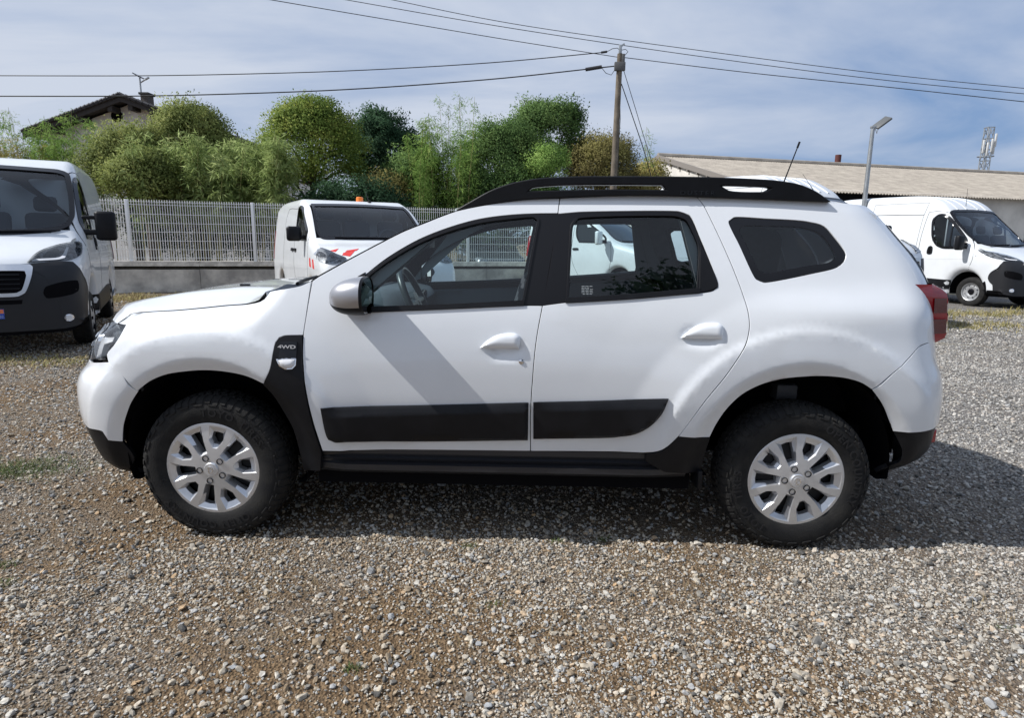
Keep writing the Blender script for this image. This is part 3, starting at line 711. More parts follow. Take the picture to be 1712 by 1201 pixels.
mb = MB(); p0 = at(1312, 655, -0.62); mb.box((p0[0], -0.60, p0[2]), (0.10, 0.10, 0.08), bev=0.01); mb.tube([(p0[0] + 0.02, -0.62, p0[2] + 0.02), (p0[0] + 0.02, -0.62, 0.35)], 0.03, 10); mb.obj('shock_absorber', mat('damper_grey', (0.05, 0.05, 0.055), 0.5), suv)

# --- roof rails
rt = [(762, 352), (790, 335), (820, 318.5), (850, 307.5), (893, 299), (960, 295), (1030, 294.5), (1180, 296), (1260, 299), (1300, 302), (1340, 309.5), (1365, 321), (1389, 338, 1), (1340, 336.5), (1280, 334), (1200, 331), (1118, 328), (1035, 327.5), (935, 331), (875, 334.5), (810, 343.5, 1)]
g1 = [(884, 319.5, 1), (889, 315), (920, 311.5), (960, 310), (1030, 309.5), (1106, 310, 1), (1113, 317.5, 1), (1040, 316.5), (960, 317.5), (920, 318.5)]
g2 = [(1206, 311.5), (1214, 311), (1280, 313.5), (1288, 315), (1279, 320), (1262, 321), (1218, 318.5)]
RY = -0.635
def railp(px): return resample([(*at(p[0], p[1], RY)[[0, 2]], *p[2:]) for p in px], 0.03)
for s in (-1, 1):
    mb = MB(); slab(mb, railp(rt), [railp(g1), railp(g2)], s * 0.645 if s < 0 else 0.600, s * 0.600 if s < 0 else 0.645, 0)
    rl_ = mb.obj('roof_rail', BLK, suv, 30)
    if s < 0:
        bm_ = rl_.modifiers.new('edge', 'BEVEL'); bm_.width = 0.006; bm_.segments = 2; bm_.angle_limit = rad(50)
        c0 = at(1166, 322.5, -0.646)
        V, F = text_mesh('DUSTER', 0.026, 0.0012, lambda v: (c0[0] + v[0] * 1.35, -0.6455 - v[2], c0[2] - 0.009 + v[1]), space=1.35)
        mesh_obj('rail_lettering', V, F, GLOSSBLK, rl_, 0)
# aerial
p0 = at(1301, 299, 0.0); p1 = at(1337, 237, 0.0)
mb = MB(); base = Vector((p0[0], 0, 1.62)); tip = Vector((p1[0], 0, p1[2])); mb.tube([base, base + (tip - base) * 0.5, tip - (tip - base) * 0.08], [0.0045, 0.0035, 0.003], 6); mb.tube([tip - (tip - base) * 0.1, tip], 0.0055, 6); mb.box(tuple(base - Vector((0.01, 0, -0.005))), (0.07, 0.04, 0.03), bev=0.01)
mb.obj('aerial', BLK, suv)

# --- door mirrors
for s, dd in ((-1, fd[0]), (1, fd[1])):
    xb, yc, zc = -0.598, 0.905, 1.150
    rows = []; rows_lo = []
    def mpt(a, b):      # a: 0 tip .. 1 glass plane, b: angle round
        r = (1 - (1 - a) ** 2.4) ** (1 / 2.2)
        ca, sa = math.cos(b), math.sin(b)
        yy = 0.115 * math.copysign(abs(ca) ** 0.75, ca); zz_ = 0.082 * math.copysign(abs(sa) ** 0.8, sa)
        yy *= 1.0 + 0.0 * a
        x = xb - 0.150 * (1 - a)
        return (x + (0.02 if ca > 0 else 0) * 0, s * (yc + yy * r), zc + zz_ * r + 0.012 * (1 - a) * -1)
    th = rad(-26)
    A = np.linspace(0, 1, 18)
    up = [[mpt(a, b) for b in np.linspace(th, math.pi - th, 30)] for a in A]
    lo = [[mpt(a, b) for b in np.linspace(math.pi - th, 2 * math.pi + th, 18)] for a in A]
    mir = MB().grid(up, s < 0).obj('door_mirror', MSILVER, dd, 60)
    MB().grid(lo, s < 0).obj('mirror_lower', BLK, mir, 60)
    ring = [mpt(1.0, b) for b in np.linspace(0, 2 * math.pi, 40, endpoint=False)]
    mb = MB(); rim2 = [(p[0] + 0.012, s * yc + (p[1] - s * yc) * 0.97, zc + (p[2] - zc) * 0.95) for p in ring]; mb.add(ring + rim2, [((i), (i + 1) % 40, 40 + (i + 1) % 40, 40 + i) for i in range(40)])
    mb.obj('mirror_rim', BLK, mir)
    mesh_obj('mirror_glass', [(p[0] - 0.004, p[1], p[2]) for p in rim2], [tuple(range(40))], MIRR, mir, 0)
    mb = MB()
    arm = [(-0.755, 0.848, 1.108), (-0.70, 0.86, 1.088), (-0.60, 0.862, 1.082)]
    rows = []
    for t in np.linspace(0, 1, 12):
        x = -0.752 + 0.162 * t; hz = 0.020 * math.sin(min(1, t * 3) * math.pi / 2) + 0.002; zc_ = 1.118 - 0.030 * min(1, t * 1.9)
        rows.append([(x, s * (0.845 + 0.070 * math.cos(b)), zc_ + hz * math.sin(b)) for b in np.linspace(0, 2 * math.pi, 14)])
    mb.grid(rows, s > 0); mb.add(rows[-1], [tuple(range(14))]); mb.obj('mirror_foot', BLK, mir, 50)

# --- cabin
mb = MB(); rows = []
dash = [(-1.02, 1.02), (-0.93, 1.085), (-0.80, 1.10), (-0.66, 1.10), (-0.56, 1.075), (-0.52, 1.03), (-0.54, 0.93), (-0.60, 0.80), (-0.66, 0.62)]
for y in np.linspace(-0.74, 0.74, 25):
    bump = 0.045 * math.exp(-((y + 0.38) / 0.15) ** 4)
    rows.append([(x + (0.03 * math.exp(-((y + 0.38) / 0.16) ** 4) if x > -0.7 else 0), y, z + (bump if -0.75 < x < -0.5 else 0)) for x, z in dash])
dsh = MB().grid(rows, True).obj('dashboard', INTER, suv)
mb = MB()
for yy in (-0.43, -0.33): mb.lathe([(0.0, -0.495), (0.044, -0.497), (0.048, -0.487), (0.050, -0.50)], 24, 'x', (0, yy, 1.055))
mb.obj('dial_rings', mat('dial_grey', (0.10, 0.11, 0.12), 0.4), dsh)
mb = MB(); mb.box((-0.50, 0.0, 1.02), (0.03, 0.24, 0.16), bev=0.01); mb.obj('screen', GLOSSBLK, dsh)
# steering wheel
sw = at(691, 490, -0.38); n_ = Vector((1, 0, 0.45)).normalized(); up_ = Vector((-0.45, 0, 1)).normalized(); ri_ = Vector((0, 1, 0)); cw = Vector((sw[0] + 0.015, -0.38, sw[2] - 0.045))
ring = [cw + (up_ * math.sin(a) + ri_ * math.cos(a)) * 0.185 for a in np.linspace(0, 2 * math.pi, 49)]
STW = mat('wheel_leather', (0.03, 0.04, 0.045), 0.35)
mb = MB(); mb.tube(ring, 0.0175, 10, cap=False); mb.obj('steering_wheel', STW, suv, 80)
mb = MB(); mb.tube([cw - n_ * 0.04, cw + n_ * 0.012], [0.07, 0.055], 20)
for a in (0.0, math.pi, -math.pi / 2): mb.tube([cw - n_ * 0.015, cw + (up_ * math.sin(a) + ri_ * math.cos(a)) * 0.18], [0.03, 0.014], 8)
mb.tube([cw - n_ * 0.03, cw - n_ * 0.28], 0.03, 10)
mb.obj('steering_hub', STW, suv)
def seat(x, y, w=0.5, zt=1.16, head=True):
    mb = MB(); mb.box((x - 0.24, y, 0.62), (0.50, w, 0.18), bev=0.05)
    R = Matrix.Rotation(rad(17), 3, 'Y'); mb.box((x + 0.09, y, 0.90), (0.15, w, 0.60), R, bev=0.06)
    so = mb.obj('seat', CLOTH, suv, 60)
    if head:
        mb = MB(); mb.box((x + 0.20, y, zt + 0.115), (0.10, 0.27, 0.20), R, bev=0.04); mb.tube([(x + 0.18, y - 0.06, zt), (x + 0.20, y - 0.06, zt + 0.08)], 0.007, 6); mb.tube([(x + 0.18, y + 0.06, zt), (x + 0.20, y + 0.06, zt + 0.08)], 0.007, 6)
        mb.obj('headrest', CLOTH, so, 60)
seat(-0.02, -0.37); seat(-0.02, 0.37); 
mb = MB(); mb.box((0.80, 0, 0.64), (0.46, 1.30, 0.16), bev=0.04); R = Matrix.Rotation(rad(20), 3, 'Y'); mb.box((1.06, 0, 0.90), (0.14, 1.34, 0.52), R, bev=0.05); bench = mb.obj('rear_bench', CLOTH, suv, 60)
for yy in (-0.40, 0.0, 0.40):
    mb = MB(); mb.box((1.17, yy, 1.20), (0.09, 0.24, 0.17), R, bev=0.035); mb.obj('headrest', CLOTH, bench, 60)
# trim inside: door cards, pillars, head lining, parcel shelf
for s, dd in ((-1, fd), (1, fd)):
    pass
CARD = mat('door_card', (0.11, 0.145, 0.17), 0.7)
card_f = [(-0.82, 0.45, 1), (0.10, 0.46, 1), (0.13, 0.8), (0.10, 1.078, 1), (-0.60, 1.045, 1), (-0.85, 1.03, 1)]
card_r = [(0.17, 0.46, 1), (0.62, 0.47, 1), (0.95, 0.85), (0.98, 1.10, 1), (0.85, 1.145, 1), (0.25, 1.095, 1)]
fpanel('door_card', resample(card_f, 0.06), [], CARD, fd, off=-0.055, gap=0, flange=-0.03, step=0.1)
fpanel('door_card', resample(card_r, 0.06), [], CARD, rd, off=-0.055, gap=0, flange=-0.03, step=0.1)
mb = MB(); rows = []
for x in np.linspace(-0.20, 1.5, 12):
    ze = float(_rz(x)) - 0.035; ye = float(Hf(x, ze)) - 0.04; rows.append([(x, v * ye, ze - 0.02 * abs(v) ** 3) for v in np.linspace(-1, 1, 9)])
mb.grid(rows, True); mb.obj('head_lining', HEADL, suv)
in_q = [(1.05, 0.98, 1), (1.04, 1.17), (0.93, 1.40), (0.88, 1.56, 1), (1.45, 1.56, 1), (1.75, 1.46), (1.80, 1.2), (1.82, 0.98, 1)]
fpanel('luggage_trim', resample(in_q, 0.04), [inset(outl(Q_WIN), -0.0)], INTER, suv, off=-0.05, gap=0, flange=-0.03, step=0.08)
# pillar linings
for pil in ([(0.09, 1.08, 1), (0.24, 1.08, 1), (0.29, 1.54, 1), (0.16, 1.54, 1)], [(-0.70, 1.10, 1), (-0.62, 1.14, 1), (-0.28, 1.44, 1), (-0.10, 1.53, 1), (-0.16, 1.54, 1), (-0.42, 1.44, 1)], [(0.86, 1.17, 1), (1.07, 1.14, 1), (0.90, 1.54, 1), (0.78, 1.54, 1)]):
    fpanel('pillar_lining', resample(pil, 0.05), [], mat('pillar_grey', (0.20, 0.235, 0.25), 0.7), suv, off=-0.035, gap=0, flange=-0.03, step=0.08)
MB().box((1.42, 0, 1.05), (0.62, 1.36, 0.03)).obj('parcel_shelf', INTER, suv)
mb = MB(); p = at(718, 406, 0.0); mb.box((p[0], 0, p[2]), (0.03, 0.22, 0.06), bev=0.01); mb.tube([(p[0] - 0.01, 0, p[2]), (p[0] - 0.03, 0, p[2] + 0.05)], 0.01, 6); mb.obj('rear_view_mirror', INTER, suv)
# sticker etched on rear glass
mb = MB()
for r, (w, dx) in enumerate(((20, 0), (14, 0), (21, 0), (20, 0), (21, 0), (17, 2))):
    for k in range(3):
        a = hit(972.5 + dx + k * w / 3, 479 + r * 2.6); b = hit(972.5 + dx + (k + 0.75) * w / 3, 479 + r * 2.6)
        y = -float(Hf(*a)) + 0.0075; mb.box(((a[0] + b[0]) / 2, y, a[1]), (b[0] - a[0], 0.0006, 0.0026))
mb.obj('glass_marking', mat('etch_white', (0.6, 0.65, 0.65), 0.6), rd[0], 0)['kind'] = 'stuff'

# --- wheels
def make_wheel(parent, x, s, ang, turn=0.0):
    w = empty('wheel', (x, s * 0.767, 0.335), parent=parent)
    R0 = 0.3385
    prof = [(0.208, 0.075), (0.217, 0.090), (0.232, 0.100), (0.262, 0.1065), (0.288, 0.107), (0.308, 0.103), (0.322, 0.096), (0.331, 0.085), (R0, 0.066), (R0 + 0.002, 0.03)]
    full = [(r, -a) for r, a in prof] + [(R0 + 0.003, 0.0)] + [(r, a) for r, a in prof[::-1]]
    mb = MB().lathe(full, 96, 'y'); nb = 58
    def blk(pth, a0, a1, h):      # a raised tread lug along a profile path
        V = []
        for (r, a) in pth:
            for ang_ in (a0, a1): V.append((r * math.cos(ang_), a, r * math.sin(ang_)))
        for (r, a) in pth:
            nr = h * (1.0 if abs(a) < 0.075 else 0.6); na = 0 if abs(a) < 0.075 else math.copysign(h * 0.8, a)
            for ang_ in (a0 + 0.004, a1 - 0.004): V.append(((r + nr) * math.cos(ang_), a + na, (r + nr) * math.sin(ang_)))
        n = len(pth); F = []
        for i in range(n - 1):
            F.append((2 * n + 2 * i, 2 * n + 2 * i + 1, 2 * n + 2 * i + 3, 2 * n + 2 * i + 2))
            F.append((2 * i, 2 * i + 2, 2 * n + 2 * i + 2, 2 * n + 2 * i)); F.append((2 * i + 1, 2 * n + 2 * i + 1, 2 * n + 2 * i + 3, 2 * i + 3))
        F.append((0, 2 * n, 2 * n + 1, 1)); F.append((2 * n - 2, 2 * n - 1, 4 * n - 1, 4 * n - 2)); mb.add(V, F)
    for k in range(nb):
        a = 2 * math.pi * k / nb; d = 2 * math.pi / nb
        for sg in (-1, 1):
            inr = 0.306 if k % 2 else 0.316
            blk([(inr, sg * 0.1035), (0.322, sg * 0.096), (0.331, sg * 0.085), (R0, sg * 0.066), (R0 + 0.001, sg * 0.048)], a, a + d * 0.72, 0.0034)
            if k % 2: blk([(0.302, sg * 0.1045), (0.309, sg * 0.1028)], a + d * 0.1, a + d * 1.3, 0.004)
            blk([(R0 + 0.001, sg * 0.040), (R0 + 0.002, sg * 0.022)], a + d * 0.3 * sg, a + d * (0.72 + 0.3 * sg), 0.006)
        blk([(R0 + 0.002, -0.014), (R0 + 0.003, 0.014)], a + d * 0.15, a + d * 0.85, 0.006)
    tyre = mb.obj('tyre', RUB, w, 40)
    def ring_text(s_, a_mid, r_mid, size, flip=False):
        def to3(v):
            r = r_mid + (v[1] - size * 0.35) * (1); th = a_mid - v[0] / r_mid
            return (r * math.cos(th), -0.1074 - v[2] - 0.0008 + 0.0, r * math.sin(th))
        return text_mesh(s_, size, 0.0012, to3, bold=0.0012, space=1.25)
    LET = mat('tyre_lettering', (0.014, 0.014, 0.015), 0.55, spec=0.35)
    for s_, am in (('TOYO', rad(80)), ('TIRES', rad(42)), ('OPEN', rad(-68)), ('COUNTRY', rad(-117))) if x < 0 else (('OPEN', rad(52)), ('COUNTRY', rad(4)), ('TOYO', rad(225)), ('TIRES', rad(186))):
        V, F = ring_text(s_, am, 0.272, 0.048); mesh_obj('sidewall_lettering', V, F, LET, tyre, 0)
    # cover
    R = 0.2165
    L_o = [(0.345, -0.088), (0.345, 0.088), (0.62, 0.135), (0.925, 0.225), (0.945, 0.0), (0.925, -0.225), (0.62, -0.135)]
    L_i = [(0.40, -0.078), (0.40, 0.078), (0.60, 0.100), (0.825, 0.110), (0.84, 0.0), (0.825, -0.110), (0.60, -0.100)]
    S_o = [(0.475, -0.045), (0.475, 0.045), (0.64, 0.155), (0.935, 0.185), (0.95, 0.0), (0.935, -0.185), (0.64, -0.155)]
    S_i = [(0.545, -0.055), (0.545, 0.055), (0.67, 0.125), (0.81, 0.105), (0.82, 0.0), (0.81, -0.105), (0.67, -0.125)]
    holes = []; inn = []
    def loc(p, th): return (R * (p[0] * math.cos(th) - p[1] * math.sin(th)), R * (p[0] * math.sin(th) + p[1] * math.cos(th)))
    for k in range(5):
        th = ang + k * 2 * math.pi / 5
        holes.append(np.array([loc(p, th) for p in L_o])); inn.append(np.array([loc(p, th) for p in L_i]))
        th += math.pi / 5
        holes.append(np.array([loc(p, th) for p in S_o])); inn.append(np.array([loc(p, th) for p in S_i]))
    circ = np.array([(R * math.cos(a), R * math.sin(a)) for a in np.linspace(0, 2 * math.pi, 72, endpoint=False)])
    V2, T = tri_region(circ, holes, 0.02)
    dome = lambda x_, z_: -0.104 + 0.012 * (math.hypot(x_, z_) / R) ** 2 * (1 if True else 0)
    mb = MB(); mb.add([(p[0], dome(*p), p[1]) for p in V2], [tuple(t) for t in T])
    for ho, hi_ in zip(holes, inn):
        n = len(ho); V = [(p[0], dome(*p), p[1]) for p in ho] + [(p[0], -0.080, p[1]) for p in hi_] + [(p[0], -0.050, p[1]) for p in hi_]
        F = []
        for i in range(n): j = (i + 1) % n; F += [(i, j, n + j, n + i), (n + i, n + j, 2 * n + j, 2 * n + i)]
        mb.add(V, F)
    lip = [(R, -0.092), (R + 0.004, -0.090), (R + 0.004, -0.07)]
    mb.lathe(lip, 72, 'y'); cov = mb.obj('wheel_cover', SILVER, w, 18)
    mb = MB().lathe([(0.0, -0.114), (0.020, -0.114), (0.0205, -0.112), (0.030, -0.112), (0.033, -0.109), (0.034, -0.098)], 32, 'y'); cap = mb.obj('centre_cap', SILVER, w, 30)
    bd = resample([(-0.011, -0.014, 1), (0.004, -0.014), (0.013, -0.004), (0.013, 0.004), (0.004, 0.014), (-0.011, 0.014, 1)], 0.004); bi = resample([(-0.006, -0.009, 1), (0.003, -0.009), (0.008, -0.002), (0.008, 0.002), (0.003, 0.009), (-0.006, 0.009, 1)], 0.004)
    mb = MB(); slab(mb, bd, [bi], -0.1155, -0.113); mb.obj('emblem', CHROME, cap, 30)
    for k in range(5):
        th = ang + k * 2 * math.pi / 5; c = (R * 0.262 * math.cos(th), R * 0.262 * math.sin(th))
        mb = MB(); mb.lathe([(0.015, -0.1075), (0.012, -0.1075), (0.0115, -0.096), (0.0, -0.096)], 20, 'y', (c[0], 0, c[1])); mb.lathe([(0.0, -0.102), (0.0045, -0.102), (0.0085, -0.103), (0.009, -0.095)], 6, 'y', (c[0], 0, c[1]))
        mb.obj('wheel_nut', GLOSSBLK, w, 30)
    mb = MB().lathe([(0.0, -0.045), (0.10, -0.045), (0.18, -0.03), (0.20, 0.03), (0.205, 0.09)], 48, 'y'); mb.obj('steel_rim', mat('black_steel', (0.012, 0.012, 0.013), 0.6), w)
    a = ang + rad(30); c = (0.187 * math.cos(a), 0.187 * math.sin(a))
    mb = MB(); mb.tube([(c[0], -0.06, c[1]), (c[0] * 0.93, -0.098, c[1] * 0.93)], 0.004, 8); mb.obj('valve', RUB, w)
    if s > 0: w.rotation_euler = (0, 0, math.pi)
    else: w.rotation_euler = (0, 0, turn)
    return w
w1 = make_wheel(suv, -1.338, -1, rad(115), rad(-1.5)); w2 = make_wheel(suv, 1.338, -1, rad(108))
for ww, x in ((w1, -1.338), (w2, 1.338)):
    c = dup(ww, suv); c.location = (x, 0.767, 0.335); c.rotation_euler = (0, 0, math.pi)

# ------------------------------------------------------------------ ground: gravel yard
rng = np.random.default_rng(7)
gm = bpy.data.materials.new('gravel_yard'); gm.use_nodes = True; t = gm.node_tree; b = t.nodes['Principled BSDF']
tc = N(t, 'ShaderNodeTexCoord')
def noise(sc, det=6.0, ro=0.6, dist=0.0):
    n = N(t, 'ShaderNodeTexNoise', inp={'Scale': sc, 'Detail': det, 'Roughness': ro, 'Distortion': dist}); t.links.new(tc.outputs['Object'], n.inputs['Vector']); return n.outputs['Fac']
def ramp(src, stops):
    r = N(t, 'ShaderNodeValToRGB'); e = r.color_ramp.elements
    while len(e) < len(stops): e.new(0.5)
    for k, (p, c) in enumerate(stops): e[k].position = p; e[k].color = (*c, 1)
    t.links.new(src, r.inputs[0]); return r.outputs[0]
def mixc(fac, a, c, ty='MIX'):
    m = N(t, 'ShaderNodeMix', data_type='RGBA', blend_type=ty)
    if hasattr(fac, 'node'): t.links.new(fac, m.inputs[0])
    else: m.inputs[0].default_value = fac
    for s_, v in ((6, a), (7, c)):
        if hasattr(v, 'node'): t.links.new(v, m.inputs[s_])
        else: m.inputs[s_].default_value = (*v, 1)
    return m.outputs[2]
vor = N(t, 'ShaderNodeTexVoronoi', inp={'Scale': 95.0, 'Randomness': 1.0}); t.links.new(tc.outputs['Object'], vor.inputs['Vector'])
sepc = N(t, 'ShaderNodeSeparateColor'); t.links.new(vor.outputs['Color'], sepc.inputs[0])
stone = ramp(sepc.outputs[0], [(0.0, (0.054, 0.049, 0.043)), (0.4, (0.126, 0.115, 0.098)), (0.75, (0.252, 0.234, 0.204)), (1.0, (0.504, 0.480, 0.432))])
soil = ramp(noise(60, 8), [(0.3, (0.060, 0.038, 0.022)), (0.7, (0.26, 0.18, 0.105))])
big = ramp(noise(0.9, 6, 0.6), [(0.44, (0.0, 0.0, 0.0)), (0.66, (0.75, 0.75, 0.75))])
xr_ = N(t, 'ShaderNodeMapRange', interpolation_type='SMOOTHSTEP', inp={1: 0.8, 2: 3.4, 3: 0.0, 4: 0.70}); sx0 = N(t, 'ShaderNodeSeparateXYZ'); t.links.new(tc.outputs['Object'], sx0.inputs[0]); t.links.new(sx0.outputs[0], xr_.inputs[0])
base = mixc(xr_.outputs[0], mixc(big, soil, stone), ramp(sepc.outputs[1], [(0.0, (0.06, 0.06, 0.06)), (0.4, (0.15, 0.15, 0.147)), (0.75, (0.28, 0.28, 0.275)), (1.0, (0.50, 0.50, 0.49))]))
dry = ramp(noise(0.45, 8, 0.7, 0.6), [(0.56, (0, 0, 0)), (0.66, (1, 1, 1))])
drycol = ramp(noise(40, 8), [(0.3, (0.298, 0.214, 0.084)), (0.7, (0.670, 0.539, 0.260))])
sepx = N(t, 'ShaderNodeSeparateXYZ'); t.links.new(tc.outputs['Object'], sepx.inputs[0])
far = N(t, 'ShaderNodeMapRange', inp={1: 4.0, 2: 11.0, 3: 0.0, 4: 1.0}); t.links.new(sepx.outputs[1], far.inputs[0])
fm_ = N(t, 'ShaderNodeMath', operation='MULTIPLY'); t.links.new(far.outputs[0], fm_.inputs[0]); t.links.new(dry, fm_.inputs[1])
base2 = mixc(fm_.outputs[0], base, drycol)
t.links.new(base2, b.inputs['Base Color']); b.inputs['Roughness'].default_value = 0.95; b.inputs['Specular IOR Level'].default_value = 0.15
bp = N(t, 'ShaderNodeBump', inp={'Strength': 0.9, 'Distance': 0.012}); t.links.new(vor.outputs['Distance'], bp.inputs['Height']); t.links.new(bp.outputs[0], b.inputs['Normal'])
# sheet: fine near the car, coarse to the horizon, gently uneven
def gz(x, y):
    d = np.hypot(x * 0.6, y)
    return 0.012 * np.sin(1.7 * x + 0.6) * np.sin(1.3 * y + 1.1) * sstep(3.2, 5.5, d) + 0.006 * np.sin(5.1 * x + 2.0 * y) * sstep(1.2, 2.2, np.abs(y) + 0 * x) - 0.004
ax = np.concatenate([[-900, -300, -120, -60, -30], np.arange(-16, 18.01, 0.25), [30, 60, 120, 300, 900]])
ay = np.concatenate([[-200, -60, -20], np.arange(-8, 16.01, 0.25), [20, 26, 34, 50, 90, 200, 600, 1500]])
X, Y = np.meshgrid(ax, ay); Z = gz(X, Y) * (np.abs(X) < 20) * (Y < 18) * (Y > -9)
V = np.stack([X.ravel(), Y.ravel(), Z.ravel()], 1); nx = len(ax)
F = [(j * nx + i, j * nx + i + 1, (j + 1) * nx + i + 1, (j + 1) * nx + i) for j in range(len(ay) - 1) for i in range(nx - 1)]
tag(mesh_obj('ground', V, F, gm, None, 60), kind='structure')

# loose stones: real chips instanced on points
sm = bpy.data.materials.new('stone_chip'); sm.use_nodes = True; t = sm.node_tree; b = t.nodes['Principled BSDF']; b.inputs['Roughness'].default_value = 0.85; b.inputs['Specular IOR Level'].default_value = 0.3
oi = N(t, 'ShaderNodeObjectInfo'); r = N(t, 'ShaderNodeValToRGB'); e = r.color_ramp.elements
cols = [(0.0, (0.079, 0.078, 0.077)), (0.10, (0.158, 0.155, 0.149)), (0.22, (0.328, 0.311, 0.286)), (0.38, (0.520, 0.475, 0.407)), (0.52, (0.282, 0.226, 0.169)), (0.63, (0.600, 0.573, 0.525)), (0.75, (0.373, 0.386, 0.407)), (0.87, (0.600, 0.573, 0.527)), (0.975, (0.500, 0.380, 0.270)), (1.0, (0.600, 0.576, 0.536))]
while len(e) < len(cols): e.new(0.5)
for k, (p, c) in enumerate(cols): e[k].position = p; e[k].color = (*c, 1)
tc = N(t, 'ShaderNodeTexCoord'); nz = N(t, 'ShaderNodeTexNoise', inp={'Scale': 1.3, 'Detail': 5.0}); t.links.new(tc.outputs['Object'], nz.inputs['Vector'])
r2 = N(t, 'ShaderNodeValToRGB'); r2.color_ramp.elements[0].position = 0.3; r2.color_ramp.elements[0].color = (0.62, 0.60, 0.57, 1); r2.color_ramp.elements[1].position = 0.65; r2.color_ramp.elements[1].color = (1.05, 1.04, 1.0, 1)
mm = N(t, 'ShaderNodeMix', data_type='RGBA', blend_type='MULTIPLY'); mm.inputs[0].default_value = 1.0
hs = N(t, 'ShaderNodeHueSaturation', inp={'Fac': 1.0}); slx = N(t, 'ShaderNodeSeparateXYZ'); t.links.new(oi.outputs['Location'], slx.inputs[0])
xm = N(t, 'ShaderNodeMapRange', interpolation_type='SMOOTHSTEP', inp={1: 0.4, 2: 3.2, 3: 1.3, 4: 0.5}); t.links.new(slx.outputs[0], xm.inputs[0]); t.links.new(xm.outputs[0], hs.inputs['Saturation'])
t.links.new(oi.outputs['Random'], r.inputs[0]); t.links.new(nz.outputs['Fac'], r2.inputs[0]); t.links.new(r.outputs[0], hs.inputs['Color']); t.links.new(hs.outputs[0], mm.inputs[6]); t.links.new(r2.outputs[0], mm.inputs[7]); t.links.new(mm.outputs[2], b.inputs['Base Color'])
chips = bpy.data.collections.new('stone_chips')
for k in range(14):
    bm = bmesh.new(); bmesh.ops.create_icosphere(bm, subdivisions=1 if k < 9 else 2, radius=1.0)
    fl = rng.uniform(0.35, 0.75); el = rng.uniform(0.65, 1.0)
    planes = [(Vector(rng.normal(size=3)).normalized(), rng.uniform(0.42, 0.8)) for _ in range(8)]
    for v in bm.verts:
        c = v.co * (1 + rng.normal() * 0.10)
        for n_, d in planes:
            q = c.dot(n_)
            if q > d: c -= n_ * (q - d)
        v.co = Vector((c.x, c.y * el, c.z * fl))
    me = bpy.data.meshes.new('stone_chip'); bm.to_mesh(me); bm.free(); me.materials.append(sm)
    o = bpy.data.objects.new('stone_chip', me); chips.objects.link(o)
def zone(n, x0, x1, y0, y1, med, sig, cap):
    x = rng.uniform(x0, x1, n); y = rng.uniform(y0, y1, n); s = np.clip(np.exp(rng.normal(math.log(med), sig, n)), 0.0025, cap); return np.stack([x, y, s], 1)
pts = np.concatenate([
    zone(100000, -2.3, 2.5, -2.45, -0.75, 0.0047, 0.44, 0.016), zone(3000, -2.3, 2.5, -2.45, -0.75, 0.0105, 0.28, 0.020), zone(260, -2.3, 2.5, -2.45, -0.75, 0.018, 0.18, 0.026),
    zone(70000, -4.2, 4.8, -0.75, 1.6, 0.0066, 0.40, 0.018), zone(700, -4.2, 4.8, -0.75, 1.6, 0.016, 0.25, 0.026),
    zone(34000, -7.5, -1.8, 1.6, 4.6, 0.0085, 0.36, 0.022), zone(46000, 2.2, 8.5, 1.6, 5.0, 0.0085, 0.36, 0.020),
    zone(34000, 3.6, 13.5, 5.0, 10.5, 0.012, 0.34, 0.028), zone(12000, -10, -5.0, 4.6, 9.5, 0.013, 0.34, 0.030),
    zone(16000, -5.5, -2.3, -2.9, -0.75, 0.0085, 0.38, 0.019), zone(16000, 2.5, 5.8, -2.9, -0.75, 0.0085, 0.38, 0.019), zone(8000, -8.0, -4.2, -0.75, 1.6, 0.010, 0.36, 0.022), zone(8000, 4.8, 8.5, -0.75, 1.6, 0.010, 0.36, 0.022)])
# fewer stones on the soil patches
def patch(x, y): return 0.5 + 0.5 * (np.sin(2.1 * x + 1.3 * np.sin(1.7 * y)) * np.sin(2.6 * y + 0.9 * np.sin(2.3 * x + 1.0)))
keep = rng.random(len(pts)) < np.where(pts[:, 2] > 0.011, 0.9, 0.30 + 0.70 * sstep(0.30, 0.62, patch(pts[:, 0], pts[:, 1]) + rng.normal(0, 0.10, len(pts))))
pts = pts[keep]; n = len(pts)
P = np.stack([pts[:, 0], pts[:, 1], gz(pts[:, 0], pts[:, 1]) + pts[:, 2] * 0.30], 1)
me = bpy.data.meshes.new('gravel'); me.vertices.add(n); me.vertices.foreach_set('co', P.astype(np.float32).ravel())
a = me.attributes.new('scl', 'FLOAT', 'POINT'); a.data.foreach_set('value', pts[:, 2].astype(np.float32))
a = me.attributes.new('rot', 'FLOAT_VECTOR', 'POINT'); a.data.foreach_set('vector', np.stack([rng.normal(0, 0.35, n), rng.normal(0, 0.35, n), rng.uniform(0, 6.28, n)], 1).astype(np.float32).ravel())
a = me.attributes.new('idx', 'INT', 'POINT'); a.data.foreach_set('value', rng.integers(0, 14, n).astype(np.int32))
grv = bpy.data.objects.new('gravel', me); COL.objects.link(grv); tag(grv, 'loose grey and tan gravel chips covering the yard', 'gravel', kind='stuff')
ng = bpy.data.node_groups.new('scatter_chips', 'GeometryNodeTree')
ng.interface.new_socket('Geometry', in_out='INPUT', socket_type='NodeSocketGeometry'); ng.interface.new_socket('Geometry', in_out='OUTPUT', socket_type='NodeSocketGeometry')
gi = N(ng, 'NodeGroupInput'); go = N(ng, 'NodeGroupOutput'); iop = N(ng, 'GeometryNodeInstanceOnPoints'); ci = N(ng, 'GeometryNodeCollectionInfo')
ci.inputs['Collection'].default_value = chips; ci.inputs['Separate Children'].default_value = True; ci.inputs['Reset Children'].default_value = True
